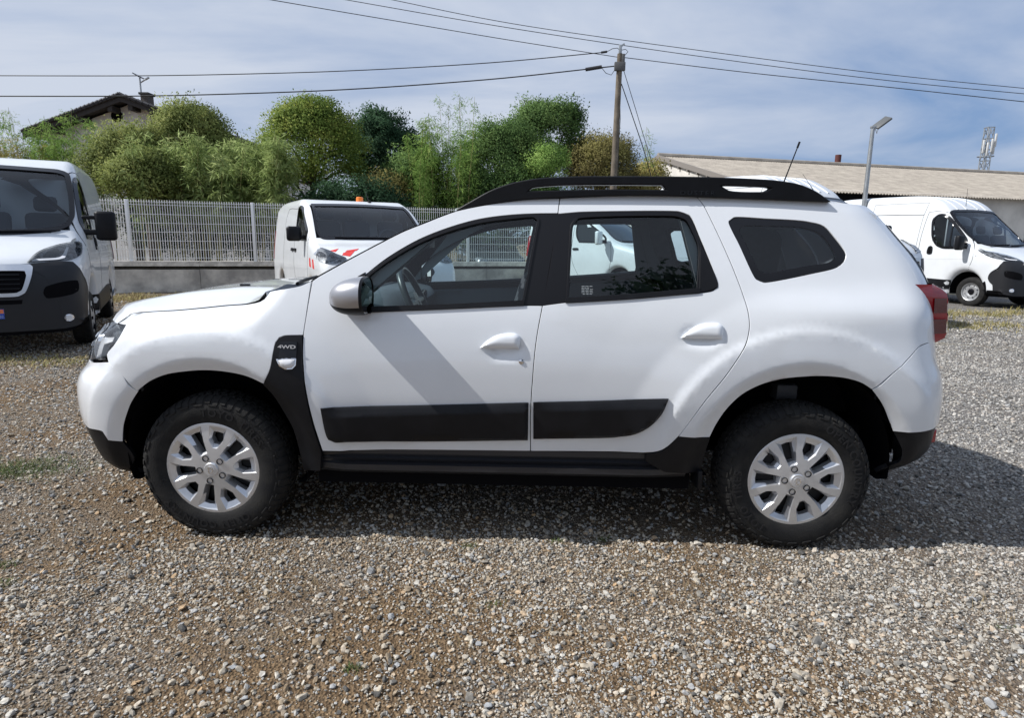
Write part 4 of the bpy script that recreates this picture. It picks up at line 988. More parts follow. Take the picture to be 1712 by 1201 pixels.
def nattr(nm, ty):
    q = N(ng, 'GeometryNodeInputNamedAttribute', data_type=ty); q.inputs[0].default_value = nm; return [o for o in q.outputs if o.enabled and o.name == 'Attribute'][0]
ng.links.new(gi.outputs[0], iop.inputs['Points']); ng.links.new(ci.outputs[0], iop.inputs['Instance']); iop.inputs['Pick Instance'].default_value = True
ng.links.new(nattr('idx', 'INT'), iop.inputs['Instance Index']); ng.links.new(nattr('scl', 'FLOAT'), iop.inputs['Scale'])
e2r = N(ng, 'FunctionNodeEulerToRotation'); ng.links.new(nattr('rot', 'FLOAT_VECTOR'), e2r.inputs[0]); ng.links.new(e2r.outputs[0], iop.inputs['Rotation'])
ng.links.new(iop.outputs[0], go.inputs[0])
md = grv.modifiers.new('scatter', 'NODES'); md.node_group = ng

# dry stalks and small weeds between the stones
def blades(name, n, cx, cy, sx, sy, h, m, label, flat=0.8, w=0.0016):
    x = rng.normal(cx, sx, n); y = rng.normal(cy, sy, n); z = gz(x, y); a = rng.uniform(0, 6.28, n); L = h * rng.uniform(0.4, 1.0, n); lean = flat * rng.uniform(0.3, 1.0, n) * math.pi / 2
    V = []; F = []
    for i in range(n):
        d = Vector((math.cos(a[i]), math.sin(a[i]), 0)); s_ = Vector((-d.y, d.x, 0)) * w
        p = Vector((x[i], y[i], z[i])); q = p + (d * math.sin(lean[i]) * 0.5 + Vector((0, 0, math.cos(lean[i]) * 0.5 + 0.10))) * L[i]; e_ = p + (d * math.sin(lean[i]) + Vector((0, 0, math.cos(lean[i]) + 0.02))) * L[i]
        b0 = len(V); V += [p - s_, p + s_, q + s_ * 0.8, q - s_ * 0.8, e_]; F += [(b0, b0 + 1, b0 + 2, b0 + 3), (b0 + 3, b0 + 2, b0 + 4)]
    return V, F
STRAW = mat('straw', (0.36, 0.27, 0.13), 0.9, noise=0.5, nscale=9); WEED = mat('weed_green', (0.12, 0.17, 0.04), 0.8, noise=0.5, nscale=40)
V = []; F = []
for k in range(150):
    cx, cy = rng.uniform(-2.4, 2.6), rng.uniform(-2.35, -0.82)
    if patch(cx, cy) > 0.62: continue
    v, f = blades('s', int(rng.integers(10, 38)), cx, cy, 0.10, 0.05, rng.uniform(0.025, 0.07), STRAW, '', 1.0, 0.0007); b0 = len(V); V += v; F += [tuple(b0 + i for i in q) for q in f]
tag(mesh_obj('dry_stalks', V, F, STRAW, None, 0), 'dry brown grass stalks lying between the gravel stones', 'dry grass', kind='stuff')
V = []; F = []
for (px, py, n_, sx, h_) in ((590, 1118, 60, 0.015, 0.035), (785, 915, 70, 0.025, 0.03), (932, 905, 60, 0.02, 0.03), (1008, 903, 60, 0.02, 0.03), (45, 784, 1500, 0.17, 0.05), (-20, 792, 500, 0.1, 0.05), (6, 945, 120, 0.03, 0.03), (8, 975, 90, 0.03, 0.03), (825, 1010, 40, 0.02, 0.02), (1680, 1050, 40, 0.02, 0.02)):
    c = atz(px, py); v, f = blades('w', n_, c[0], c[1], sx, sx * 0.6, h_, WEED, '', 0.9, 0.0012); b0 = len(V); V += v; F += [tuple(b0 + i for i in q) for q in f]
tag(mesh_obj('weeds', V, F, WEED, None, 0), 'small green weed tufts growing through the gravel', 'weeds', kind='stuff')
DG = mat('dry_turf', (0.40, 0.31, 0.14), 0.9, noise=0.5, nscale=6, col2=(0.20, 0.19, 0.06))
V = []; F = []
def strip(x0, y0, x1, y1, wid, n_, h_):
    global V, F
    for k in range(n_):
        u = rng.random(); v, f = blades('g', 14, x0 + (x1 - x0) * u + rng.normal(0, wid * 0.4), y0 + (y1 - y0) * u + rng.normal(0, wid), 0.16, 0.12, h_, DG, '', 0.95, 0.004); b0 = len(V); V += v; F += [tuple(b0 + i for i in q) for q in f]
strip(-10.5, 9.5, -5.0, 11.2, 0.7, 420, 0.12); strip(7.8, 9.3, 13.5, 10.4, 0.35, 330, 0.14); strip(6.5, 7.6, 9.0, 7.9, 0.3, 190, 0.10); strip(-7.0, 3.2, -3.6, 3.1, 0.12, 160, 0.07); strip(9.5, 7.6, 12.5, 8.4, 0.3, 90, 0.09)
tag(mesh_obj('dry_turf', V, F, DG, None, 0), 'patches of straw-coloured dry turf along the yard edge', 'dry grass', kind='stuff')

# ------------------------------------------------------------------ panel vans parked behind
def van_body(name, parent, prof, W, arches, r=0.13, tumble=0.10, belt=1.1, bow=0.16, bow_len=2.0, nose_taper=0.10, mats=(VPAINT, DARK), zref=None, step=0.06):
    """prof: closed side outline (x forward from the nose = 0, negative rearwards; z up), counter-clockwise seen from +y... any order."""
    P = resample(prof, step)
    if area2(P) < 0: P = P[::-1]
    hw = W / 2; K = 5; loops = []
    for k in range(K + 1):
        th = k / K * math.pi / 2; loops.append((inset(P, r * (1 - math.sin(th))), hw - r + r * math.cos(th)))
    def place(xz, y):
        x, z = xz[:, 0], xz[:, 1]
        g = 1 - (tumble / hw) * np.clip((z - belt) / 1.0, 0, 2) ** 1.25 - 0.03 * np.clip((0.6 - z) / 0.5, 0, 1) ** 2
        g = g * (1 - (nose_taper / hw) * np.clip(1 + x / 0.9, 0, 1) ** 1.6)
        yy = y * g
        xx = x - bow * (yy / hw) ** 2 * np.clip(1 + x / bow_len, 0, 1) ** 0.7
        return np.stack([xx, yy, z], 1)
    rings = [place(l, y) for l, y in loops]
    for y in (hw * 0.66, hw * 0.33, 0.0, -hw * 0.33, -hw * 0.66): rings.append(place(P, y))
    rings += [place(l, -y) for l, y in loops[::-1]]
    n = len(P); V = np.concatenate(rings); F = []; fm = []
    for i in range(len(rings) - 1):
        for k in range(n):
            j = (k + 1) % n; F.append((i * n + k, i * n + j, (i + 1) * n + j, (i + 1) * n + k))
            c = (P[k] + P[j]) / 2; dk = 0
            if 4 <= i <= len(rings) - 6:
                for ax_, az_, ar in arches:
                    if np.hypot(c[0] - ax_, c[1] - az_) < ar + 0.06: dk = 1
                if c[1] < 0.40: dk = 1
            if c[1] < 0.62 and c[0] > -0.55: dk = 1
            fm.append(dk)
    V2, T = tri_region(loops[0][0], [], 0.14); b0 = len(V)
    A = place(V2, hw); B = place(V2, -hw); V = np.concatenate([V, A, B]); m = len(V2)
    for t_ in T: F.append(tuple(b0 + i for i in t_[::-1])); fm.append(0); F.append(tuple(b0 + m + i for i in t_)); fm.append(0)
    o = mesh_obj(name, V, F, None, parent, 42, list(mats), fm)
    bm = bmesh.new(); bm.from_mesh(o.data); bmesh.ops.remove_doubles(bm, verts=bm.verts, dist=0.0015); bmesh.ops.recalc_face_normals(bm, faces=bm.faces); bm.to_mesh(o.data); 
    bvh = BVHTree.FromBMesh(bm); bm.free()
    return o, bvh

VBLK = mat('van_black_plastic', (0.018, 0.0185, 0.021), 0.45, spec=0.35, bump=0.1, bscale=500)
class Van:
    def __init__(s, name, label, pos, head, group='white vans parked across the yard'):
        s.root = tag(empty(name, (*pos, 0), math.atan2(head[1], head[0])), label, 'van', group)
        bpy.context.view_layer.update(); s.M = Matrix.Translation((*pos, 0)) @ Matrix.Rotation(math.atan2(head[1], head[0]), 4, 'Z'); s.Mi = s.M.inverted()
    def body(s, *a, **k): s.o, s.bvh = van_body('body', s.root, *a, **k); return s.o
    def px(s, px, py):
        """Van-local point of the body seen at a pixel of the photograph."""
        d = Vector(_F * FPX + _R * (px - PW / 2) + _U * (PH / 2 - py)); o = s.Mi @ Vector(CP); d = (s.Mi.to_3x3() @ d).normalized()
        h = s.bvh.ray_cast(o, d); return h[0]
    def caster(s, kind):
        def pos(uv):
            out_ = []; last = None
            for u, v in uv:
                if kind == 'front': o, d = Vector((3, u, v)), Vector((-1, 0, 0))
                elif kind == 'left': o, d = Vector((u, 3, v)), Vector((0, -1, 0))
                elif kind == 'right': o, d = Vector((u, -3, v)), Vector((0, 1, 0))
                else: o, d = Vector((u, v, 5)), Vector((0, 0, -1))
                h = s.bvh.ray_cast(o, d)
                if h[0] is None:
                    q = s.bvh.find_nearest(Vector((-0.1, u, v)) if kind == 'front' else (o + d * 2.0)); h = q
                out_.append((*h[0], *h[1]))
            return np.array(out_)
        return pos
    def panel(s, name, kind, poly, m, parent=None, holes=(), off=0.004, thick=0.01, step=0.06, smooth=True, rs=0.04, offf=None, gap=0.0):
        o2 = resample(poly, rs) if not isinstance(poly, np.ndarray) else poly
        hs = [resample(h, rs) if not isinstance(h, np.ndarray) else h for h in holes]
        if gap: o2 = inset(o2, gap)
        V2, T = tri_region(o2, hs, step); q = s.caster(kind)(V2); P, n = q[:, :3], q[:, 3:]
        of = off + (offf(V2) if offf else 0); P = P + n * (of[:, None] if hasattr(of, '__len__') else of)
        if kind in ('left', 'top'): T = T[:, ::-1] if kind == 'left' else T
        V = [tuple(p) for p in P]; F = [tuple(t) for t in T]; B = boundary(T); idx = {}
        for a in {a for a, b in B}: idx[a] = len(V); V.append(tuple(P[a] - n[a] * (thick + (of[a] if hasattr(of, '__len__') else of))))
        F += [(b, a, idx[a], idx[b]) for a, b in B]
        return mesh_obj(name, V, F, m, parent or s.root, 40 if smooth else 0)
    def ring(s, name, kind, poly, w, m, parent=None, off=0.006, **k):
        o2 = resample(poly, 0.04); return s.panel(name, kind, o2, m, parent, [inset(o2, w)], off, **k)
    def seam(s, name, kind, pts, w=0.008, m=None, off=0.0015, parent=None):
        c = resample(pts, 0.05, closed=False); e = np.gradient(c, axis=0); e /= np.maximum(np.linalg.norm(e, axis=1)[:, None], 1e-9); nn = np.stack([-e[:, 1], e[:, 0]], 1)
        return s.panel(name, kind, np.vstack([c + nn * w / 2, (c - nn * w / 2)[::-1]]), m or DARK, parent, off=off, step=0, thick=0.004)
    def cut(s, kind, poly, grow=-0.02):
        """Open the body shell behind a window."""
        o2 = inset(resample(poly, 0.04), 0.004); me = s.o.data; bm = bmesh.new(); bm.from_mesh(me); kill = []
        for f in bm.faces:
            c = f.calc_center_median()
            if kind == 'front' and f.normal.x > 0.15 and inpoly(np.array([[c.y, c.z]]), o2)[0]: kill.append(f)
            if kind == 'left' and f.normal.y > 0.5 and inpoly(np.array([[c.x, c.z]]), o2)[0]: kill.append(f)
            if kind == 'right' and f.normal.y < -0.5 and inpoly(np.array([[c.x, c.z]]), o2)[0]: kill.append(f)
        bmesh.ops.delete(bm, geom=kill, context='FACES'); bm.to_mesh(me); bm.free()
VRIM = mat('van_steel_rim', (0.50, 0.51, 0.52), 0.4, metal=0.6)
def van_wheel(van, x, y, r=0.335, style='steel', w=0.215):
    s = 1 if y > 0 else -1
    wl = empty('wheel', (x, y, r), parent=van.root); hw = w / 2
    prof = [(r * 0.62, hw * 0.85), (r * 0.72, hw), (r * 0.9, hw * 0.98), (r * 0.97, hw * 0.86), (r, hw * 0.6), (r, 0)]
    full = [(a, b * s) for a, b in prof] + [(a, -b * s) for a, b in prof[::-1]]
    mb = MB().lathe(full, 56, 'y')
    for k in range(48):
        a0 = 2 * math.pi * k / 48; a1 = a0 + 0.085
        for q in (-1, 1):
            V = [((r + h_) * math.cos(a), q * yy, (r + h_) * math.sin(a)) for h_ in (0, 0.006) for a in (a0, a1) for yy in (hw * 0.15, hw * 0.62)]
            mb.add(V, [(4, 6, 7, 5), (0, 4, 5, 1), (2, 3, 7, 6), (0, 2, 6, 4), (1, 5, 7, 3)])
    mb.obj('tyre', RUB, wl)
    R = r * 0.63
    if style == 'steel':
        mb = MB().lathe([(R, s * hw * 0.85), (R * 0.95, s * hw * 0.80), (R * 0.90, s * hw * 0.45), (R * 0.72, s * hw * 0.40), (R * 0.62, s * hw * 0.62), (R * 0.40, s * hw * 0.60), (R * 0.32, s * hw * 0.50), (R * 0.0, s * hw * 0.50)], 48, 'y'); mb.obj('rim', VRIM, wl, 30)
        for k in range(8):
            a = 2 * math.pi * (k + 0.5) / 8
            MB().lathe([(0.0, s * (hw * 0.56 + 0.006)), (0.013, s * (hw * 0.55 + 0.006)), (0.013, s * hw * 0.4)], 12, 'y', (R * 0.66 * math.cos(a), 0, R * 0.66 * math.sin(a))).obj('rim_hole', DARK, wl)
        MB().lathe([(R * 0.33, s * hw * 0.5), (R * 0.30, s * hw * 0.74), (R * 0.24, s * hw * 0.8), (0, s * hw * 0.8)], 24, 'y').obj('hub_cap', GLOSSBLK, wl)
    else:
        mb = MB().lathe([(R, s * hw * 0.88), (R * 0.93, s * hw * 0.95), (R * 0.5, s * hw * 1.02), (R * 0.2, s * hw * 1.05), (0, s * hw * 1.05)], 40, 'y'); mb.obj('wheel_cover', VRIM, wl, 30)
        for k in range(7):
            a = 2 * math.pi * k / 7
            MB().box((R * 0.68 * math.cos(a), s * hw * 0.985, R * 0.68 * math.sin(a)), (R * 0.40, 0.02, R * 0.18), Matrix.Rotation(-a, 3, 'Y'), bev=0.006).obj('cover_slot', DARK, wl)
    return wl
def van_mirror(van, x, y, z, m=BLK, hz=0.19, hy=0.11, dx=0.10, tall=True):
    s = 1 if y > 0 else -1
    mb = MB(); mb.box((x, y + s * (hy + 0.10), z), (dx, hy * 2, hz * 2), bev=0.04)
    o = mb.obj('door_mirror', m, van.root, 60)
    MB().box((x - dx / 2 - 0.002, y + s * (hy + 0.10), z + 0.02), (0.008, hy * 1.7, hz * 1.6), bev=0.003).obj('mirror_glass', MIRR, o)
    mb = MB(); mb.box((x + 0.01, y + s * 0.06, z - hz * 0.45), (0.07, 0.20, 0.07), bev=0.02); mb.box((x + 0.01, y + s * 0.06, z + hz * 0.55), (0.05, 0.20, 0.05), bev=0.015) if tall else None
    mb.obj('mirror_arm', BLK, o, 60)
    return o
def cab_interior(van, xd, W, zbelt=1.25, zroof=1.95, seats=True, xs=-1.45):
    mb = MB(); rows = []
    for y in np.linspace(-W / 2 + 0.12, W / 2 - 0.12, 15): rows.append([(xd + 0.30, y, zbelt - 0.12), (xd, y, zbelt + 0.01), (xd - 0.28, y, zbelt + 0.04 + 0.04 * math.exp(-((y - 0.45) / 0.2) ** 2)), (xd - 0.36, y, zbelt - 0.1), (xd - 0.34, y, zbelt - 0.5)])
    MB().grid(rows).obj('dashboard', INTER, van.root)
    if seats:
        for y in (-0.55, -0.05, 0.55):
            mb = MB(); R = Matrix.Rotation(rad(-12), 3, 'Y'); mb.box((xs, y, zbelt + 0.02), (0.14, 0.46, 0.62), R, bev=0.06); mb.box((xs - 0.09, y, zbelt + 0.44), (0.10, 0.26, 0.20), R, bev=0.05); mb.obj('seat', CLOTH, van.root, 60)
        ring = [Vector((xd - 0.42, 0.50, zbelt + 0.02)) + (Vector((-0.5, 0, 0.86)) * math.sin(a) + Vector((0, 1, 0)) * math.cos(a)) * 0.20 for a in np.linspace(0, 2 * math.pi, 33)]
        MB().tube(ring, 0.016, 8, cap=False).obj('steering_wheel', INTER, van.root, 80)
    mb = MB(); mb.box((xs - 0.35, 0, (zbelt + zroof) / 2 - 0.3), (0.03, W - 0.3, zroof - zbelt + 0.6)); mb.obj('bulkhead', mat('bulkhead_grey', (0.50, 0.52, 0.54), 0.7), van.root)
VGLASS = glass('van_glass', (0.76, 0.83, 0.86)); VDARKG = mat('dark_van_glass', (0.012, 0.015, 0.018), 0.03, coat=0.3)
LAMPB = mat('lamp_bowl', (0.55, 0.56, 0.58), 0.3, metal=0.6, noise=0.75, nscale=22, n2=(0.42, 0.56))
def headlamp(van, kind, poly, parts, housing=LAMPB):
    """A lamp with a bright bowl, inner reflectors and a clear cover."""
    hl = van.panel('headlamp', kind, poly, LENS, off=0.016, thick=0.02, step=0.05, rs=0.03)
    o2 = resample(poly, 0.03)
    b = van.panel('lamp_bowl', kind, inset(o2, 0.004), housing, hl, off=0.006, step=0.05)
    for p in parts: van.panel('lamp_reflector', kind, p, CHROME, hl, off=0.011, step=0.04, rs=0.03)
    return hl

def big_van(v, H=2.25, L=4.96, W=2.05, arch_x=(-0.95, -3.95), up=0.0):
    a = 0.43; z0 = 0.25; zc = 0.36
    def arch(x): return [(x + a, z0, 1)] + [(x + a * math.cos(t), zc + a * math.sin(t)) for t in np.linspace(0.05, math.pi - 0.05, 9)] + [(x - a, z0, 1)]
    prof = [(0.02, 0.26, 1), (0.0, 0.55), (-0.03, 0.80 + up * 0.6), (-0.09, 0.98 + up), (-0.20, 1.09 + up), (-0.50, 1.22 + up), (-0.76, 1.32 + up), (-1.25, 1.74 + up * 0.6), (-1.62, 2.06 + up * 0.3)]
    if H < 2.5: prof += [(-1.80, 2.19), (-1.98, 2.27), (-2.25, H - 0.05), (-2.6, H), (-L + 0.35, H)]
    else: prof += [(-1.76, 2.19), (-1.95, 2.36), (-2.2, 2.50), (-2.5, H - 0.04), (-2.9, H), (-L + 0.35, H)]
    prof += [(-L + 0.08, H - 0.10), (-L + 0.02, 1.6), (-L, 0.45), (-L + 0.02, 0.30, 1), (arch_x[1] - a - 0.05, z0 + 0.02)]
    prof += arch(arch_x[1])[::-1] + arch(arch_x[0])[::-1]
    return v.body(prof, W, [(x, zc, a) for x in arch_x], r=0.15, tumble=0.13, belt=1.05, bow=0.26, bow_len=2.2, nose_taper=0.07)
HEAD = np.array([0.487, -0.873])

# --- large van at the left edge, facing the viewer
VB = Van('panel_van', 'white panel van with black bumper and mirror at the left edge', (-5.92, 3.16), HEAD)
big_van(VB, H=2.42)
def zy(v, pts): return [((v.px(p[0], p[1]) or Vector((0, 0, 0))).y, (v.px(p[0], p[1]) or Vector((0, 0, 0))).z, *p[2:]) for p in pts]
def xz_(v, pts): return [((v.px(p[0], p[1]) or Vector((0, 0, 0))).x, (v.px(p[0], p[1]) or Vector((0, 0, 0))).z, *p[2:]) for p in pts]
def mid_van(v, H=1.93, L=4.95, W=1.92, arch_x=(-0.90, -3.95)):
    a = 0.40; z0 = 0.24; zc = 0.34
    def arch(x): return [(x + a, z0, 1)] + [(x + a * math.cos(t), zc + a * math.sin(t)) for t in np.linspace(0.05, math.pi - 0.05, 9)] + [(x - a, z0, 1)]
    prof = [(0.0, 0.25, 1), (0.03, 0.45), (0.02, 0.72), (-0.03, 0.92), (-0.12, 1.05), (-0.32, 1.14), (-0.75, 1.25), (-1.02, 1.31), (-1.60, 1.70), (-1.82, 1.83), (-2.02, 1.91), (-2.4, H - 0.02), (-3.2, H), (-L + 0.5, H - 0.02), (-L + 0.16, H - 0.10), (-L + 0.04, 1.4), (-L, 0.45), (-L + 0.02, 0.28, 1), (arch_x[1] - a - 0.05, z0 + 0.02)]
    prof += arch(arch_x[1])[::-1] + arch(arch_x[0])[::-1]
    return v.body(prof, W, [(x, zc, a) for x in arch_x], r=0.11, tumble=0.13, belt=0.95, bow=0.22, bow_len=2.4, nose_taper=0.02)
VE = Van('panel_van', 'white van with amber roof beacon and red hazard chevrons behind the bonnet', (-1.74, 5.60), HEAD)
mid_van(VE, H=2.03, W=2.08)
VC = Van('panel_van', 'white van with white mirror seen through the rear door window', (3.85, 12.3), np.array([0.76, -0.65]))
mid_van(VC, H=2.05, L=4.1, arch_x=(-0.90, -3.2))
VH = Van('panel_van', 'tall white high-roof van rising above the SUV roof rail', (6.42, 7.05), HEAD)
big_van(VH, H=2.68, L=5.4, up=0.26)
VD = Van('panel_van', 'white high-roof van with black mirror and steel wheels at the right edge', (11.80, 10.87), np.array([0.36, -0.933]))
big_van(VD, H=2.62, L=5.4, arch_x=(-0.95, -4.4))
#FEATURES
def mir(h):      # half outline (y >= 0, from the centre line to the centre line) to a full one
    return h + [(-p[0], *p[1:]) for p in h[::-1] if abs(p[0]) > 1e-6]
def flipx(poly): return poly
WS_BIG = mir([(0, 1.375), (0.45, 1.395), (0.70, 1.43), (0.83, 1.50), (0.865, 1.60), (0.86, 1.80), (0.82, 2.08), (0.79, 2.18), (0.70, 2.22), (0.43, 2.235), (0, 2.245)])
SW_BIG = [(-1.20, 1.36, 1), (-1.24, 1.50), (-1.58, 1.86), (-1.79, 2.05), (-1.90, 2.11), (-2.02, 2.11), (-2.12, 2.02), (-2.10, 1.80), (-2.02, 1.56), (-1.90, 1.42), (-1.75, 1.36)]
def big_features(v, L, H, side_vis, grille_frame=True, cut=True, up=0.0, frame_mat=SILVER):
    if up: ws = [(p[0], p[1] + up * 0.75 * (1 - (p[1] - 1.37) / 0.88), *p[2:]) for p in WS_BIG]
    else: ws = WS_BIG
    if cut: v.cut('front', ws)
    o2 = resample(ws, 0.04)
    w = v.panel('windscreen', 'front', o2, VGLASS if cut else VDARKG, off=0.004, step=0.10)
    v.panel('screen_border', 'front', inset(o2, -0.012), GLOSSBLK, w, [inset(o2, 0.04)], off=0.014, step=0.0)
    for sy, kind in ((1, 'left'), (-1, 'right')):
        if cut: v.cut(kind, SW_BIG)
        sw2 = resample(SW_BIG, 0.04)
        g = v.panel('side_window', kind, sw2, VGLASS if cut else VDARKG, off=0.002, step=0.12)
        v.panel('window_seal', kind, inset(sw2, -0.036), GLOSSBLK, g, [inset(sw2, 0.02)], off=0.012, step=0.0)
        b = v.panel('window_bar', kind, [(-1.56, 1.37, 1), (-1.60, 1.37, 1), (-1.645, 1.97, 1), (-1.615, 1.97, 1)], GLOSSBLK, g, off=0.008, step=0)
        # door, sliding door and body seams
        v.seam('door_seam', kind, [(-2.30, 2.20), (-2.34, 1.9), (-2.36, 1.4), (-2.30, 0.9), (-2.05, 0.45)], 0.010)
        v.seam('door_seam', kind, [(-2.30, 2.20), (-2.0, 2.22), (-1.7, 2.11), (-1.2, 1.60), (-1.02, 1.34), (-0.98, 1.1), (-1.05, 0.85)], 0.008)
        v.seam('door_seam', kind, [(-1.52, 0.45), (-1.8, 0.40), (-2.05, 0.45)], 0.008)
        if L > 5.1:
            v.seam('slide_rail', kind, [(-2.42, 2.14), (-3.4, 2.16), (-4.4, 2.16)], 0.014)
            v.seam('panel_seam', kind, [(-2.36, 2.43), (-3.0, 2.44), (-3.9, 2.44)], 0.007)
            v.seam('panel_seam', kind, [(-2.36, 2.43), (-2.42, 2.14), (-2.44, 1.2), (-2.40, 0.5)], 0.008)
            v.seam('panel_seam', kind, [(-3.9, 2.44), (-3.95, 1.5), (-3.9, 0.5)], 0.008)
        v.seam('crease_line', kind, [(-1.1, 1.08), (-2.2, 1.06), (-L + 0.4, 1.06)], 0.006, mat('crease_grey', (0.55, 0.55, 0.53), 0.5))
        hp_ = v.panel('door_handle', kind, [(-1.99, 1.19), (-2.05, 1.17), (-2.11, 1.19), (-2.12, 1.30), (-2.10, 1.36), (-2.05, 1.38), (-2.0, 1.35)], BLK, off=0.012, thick=0.02, step=0.04, rs=0.02)
        v.panel('handle_pull', kind, [(-2.03, 1.22, 1), (-2.08, 1.22, 1), (-2.085, 1.34, 1), (-2.035, 1.34, 1)], GLOSSBLK, hp_, off=0.022, step=0)
        v.panel('side_trim', kind, [(-1.50, 0.36, 1), (-3.40, 0.36, 1), (-3.36, 0.58), (-1.46, 0.58, 1)], BLK, off=0.010, thick=0.02, step=0.1)
        bs = [(-0.16, 1.02 + up * 0.5, 1), (-0.29, 1.015 + up * 0.4, 1), (-0.545, 0.73, 1), (-0.49, 0.60), (-0.46, 0.48), (-0.45, 0.40, 1), (-0.14, 0.40, 1)]
        v.panel('bumper_side', kind, bs, VBLK, off=0.018, thick=0.05, step=0.05)
    bf = mir([(0, 0.30, 1), (0.80, 0.30), (0.92, 0.33), (0.985, 0.55), (0.985, 0.86), (0.955, 0.98), (0.90, 1.055 + up * 0.4, 1), (0.80, 1.065 + up * 0.4), (0.49, 1.04 + up * 0.4), (0, 1.02 + up * 0.4, 1)])
    bmp = v.panel('front_bumper', 'front', bf, VBLK, off=0.016, thick=0.03, step=0.07)
    for sy in (1, -1):
        hl = [(0.49, 1.055, 1), (0.57, 1.165), (0.70, 1.235), (0.82, 1.27), (0.945, 1.295, 1), (0.965, 1.20), (0.96, 1.13), (0.90, 1.085), (0.80, 1.075)]
        drl = [(0.53, 1.066, 1), (0.78, 1.085), (0.83, 1.10), (0.85, 1.22, 1), (0.83, 1.22, 1), (0.80, 1.12), (0.55, 1.088, 1)]
        bowl = [(0.62, 1.12), (0.66, 1.19), (0.74, 1.22), (0.78, 1.17), (0.76, 1.12)]
        q = lambda P: [(sy * p[0], p[1] + up * 0.75, *p[2:]) for p in P]
        h = headlamp(v, 'front', q(hl), [q(bowl)], mat('lamp_dark2', (0.40, 0.41, 0.43), 0.25, metal=0.6, noise=0.8, nscale=16, n2=(0.42, 0.58)))
        v.panel('daylight_strip', 'front', q(drl), WHITELENS, h, off=0.014, step=0)
        v.panel('bumper_vent', 'front', [(sy * p[0], p[1] + up * 0.3) for p in [(0.62, 0.72), (0.64, 0.78), (0.93, 0.84), (0.925, 0.72), (0.88, 0.69), (0.64, 0.66)]], DARK, bmp, off=0.020, step=0.05)
        fg = v.panel('fog_lamp', 'front', [(sy * (0.825 + 0.042 * math.cos(a)), 0.42 + 0.042 * math.sin(a)) for a in np.linspace(0, 6.283, 12, endpoint=False)], CHROME, bmp, off=0.024, step=0.02, rs=0.015)
        v.panel('fog_lens', 'front', [(sy * (0.825 + 0.028 * math.cos(a)), 0.42 + 0.028 * math.sin(a)) for a in np.linspace(0, 6.283, 10, endpoint=False)], WHITELENS, fg, off=0.030, step=0)
    if grille_frame:
        go_ = resample(mir([(0, 0.690, 1), (0.40, 0.692), (0.455, 0.725), (0.53, 0.92), (0.54, 1.0), (0.52, 1.02), (0, 1.025, 1)]), 0.03); gi_ = resample(mir([(0, 0.728, 1), (0.385, 0.73), (0.425, 0.75), (0.48, 0.92), (0.47, 0.955), (0, 0.965, 1)]), 0.03)
        if up: go_ = go_ + np.array([0, up * 0.6]); gi_ = gi_ + np.array([0, up * 0.6])
        gr_ = v.panel('grille', 'front', gi_, DARK, bmp, off=0.020, step=0.06)
        v.panel('grille_frame', 'front', go_, frame_mat, bmp, [gi_], off=0.034, thick=0.03, step=0)
        for zz_ in (0.77, 0.82, 0.87, 0.92):
            v.panel('grille_bar', 'front', [(-0.42, zz_ + up * 0.6, 1), (0.42, zz_ + up * 0.6, 1), (0.42, zz_ + 0.012 + up * 0.6, 1), (-0.42, zz_ + 0.012 + up * 0.6, 1)], BLK, gr_, off=0.026, step=0)
    v.panel('lower_intake', 'front', mir([(0, 0.60, 1), (0.42, 0.605, 1), (0.43, 0.65, 1), (0, 0.65, 1)]), DARK, bmp, off=0.020, step=0)
    # roof beads, wipers
    for y in (-0.55, -0.2, 0.2, 0.55):
        pass
    for y0, y1 in ((0.75, 0.05), (0.0, -0.62)):
        mb = MB(); p = [v.bvh.ray_cast(Vector((3, y, 1.40 + up * 0.75 + 0.03 * abs(y - y1))), Vector((-1, 0, 0)))[0] for y in np.linspace(y0, y1, 6)]
        mb.tube([q + Vector((0.03, 0, 0.012)) for q in p if q is not None], 0.011, 6); mb.obj('wiper', BLK, w)
    # rear lamps
    for sy, kind in ((1, 'left'), (-1, 'right')):
        v.panel('tail_lamp', kind, [(-L + 0.04, 0.95, 1), (-L + 0.14, 0.95, 1), (-L + 0.14, 1.5, 1), (-L + 0.04, 1.5, 1)], DRED, off=0.012, step=0)
for v, L_, ax_ in ((VB, 4.96, (-0.95, -3.95)), (VH, 5.4, (-0.95, -3.95)), (VD, 5.4, (-0.95, -4.4))):
    for x in ax_:
        for y in (-0.89, 0.89): van_wheel(v, x, y, 0.335, 'steel' if v is VD else 'cover')
big_features(VB, 4.96, 2.42, 1); cab_interior(VB, -0.95, 2.05, 1.33, 2.1)
for sy in (1, -1): van_mirror(VB, -1.22, sy * 1.0, 1.50, BLK, 0.19, 0.12, 0.12)
# papers on the dashboard and the number plate
mb = MB(); mb.add([(-1.10, 0.30, 1.40), (-1.13, 0.62, 1.40), (-1.27, 0.60, 1.415), (-1.24, 0.28, 1.415)], [(0, 1, 2, 3), (3, 2, 1, 0)]); mb.obj('paper', mat('paper', (0.75, 0.8, 0.78), 0.8), VB.root, 0)
pl = VB.panel('number_plate', 'front', [(-0.26, 0.447, 1), (0.26, 0.447, 1), (0.26, 0.557, 1), (-0.26, 0.557, 1)], mat('plate_white', (0.75, 0.75, 0.72), 0.5), off=0.026, step=0.1)
st = VB.panel('plate_strip', 'front', [(0.215, 0.447, 1), (0.26, 0.447, 1), (0.26, 0.557, 1), (0.215, 0.557, 1)], mat('plate_blue', (0.02, 0.08, 0.42), 0.5), pl, off=0.0275, step=0)
VB.panel('plate_badge', 'front', [(0.219, 0.508, 1), (0.256, 0.508, 1), (0.256, 0.552, 1), (0.219, 0.552, 1)], mat('plate_orange', (0.75, 0.20, 0.08), 0.5), st, off=0.0285, step=0)
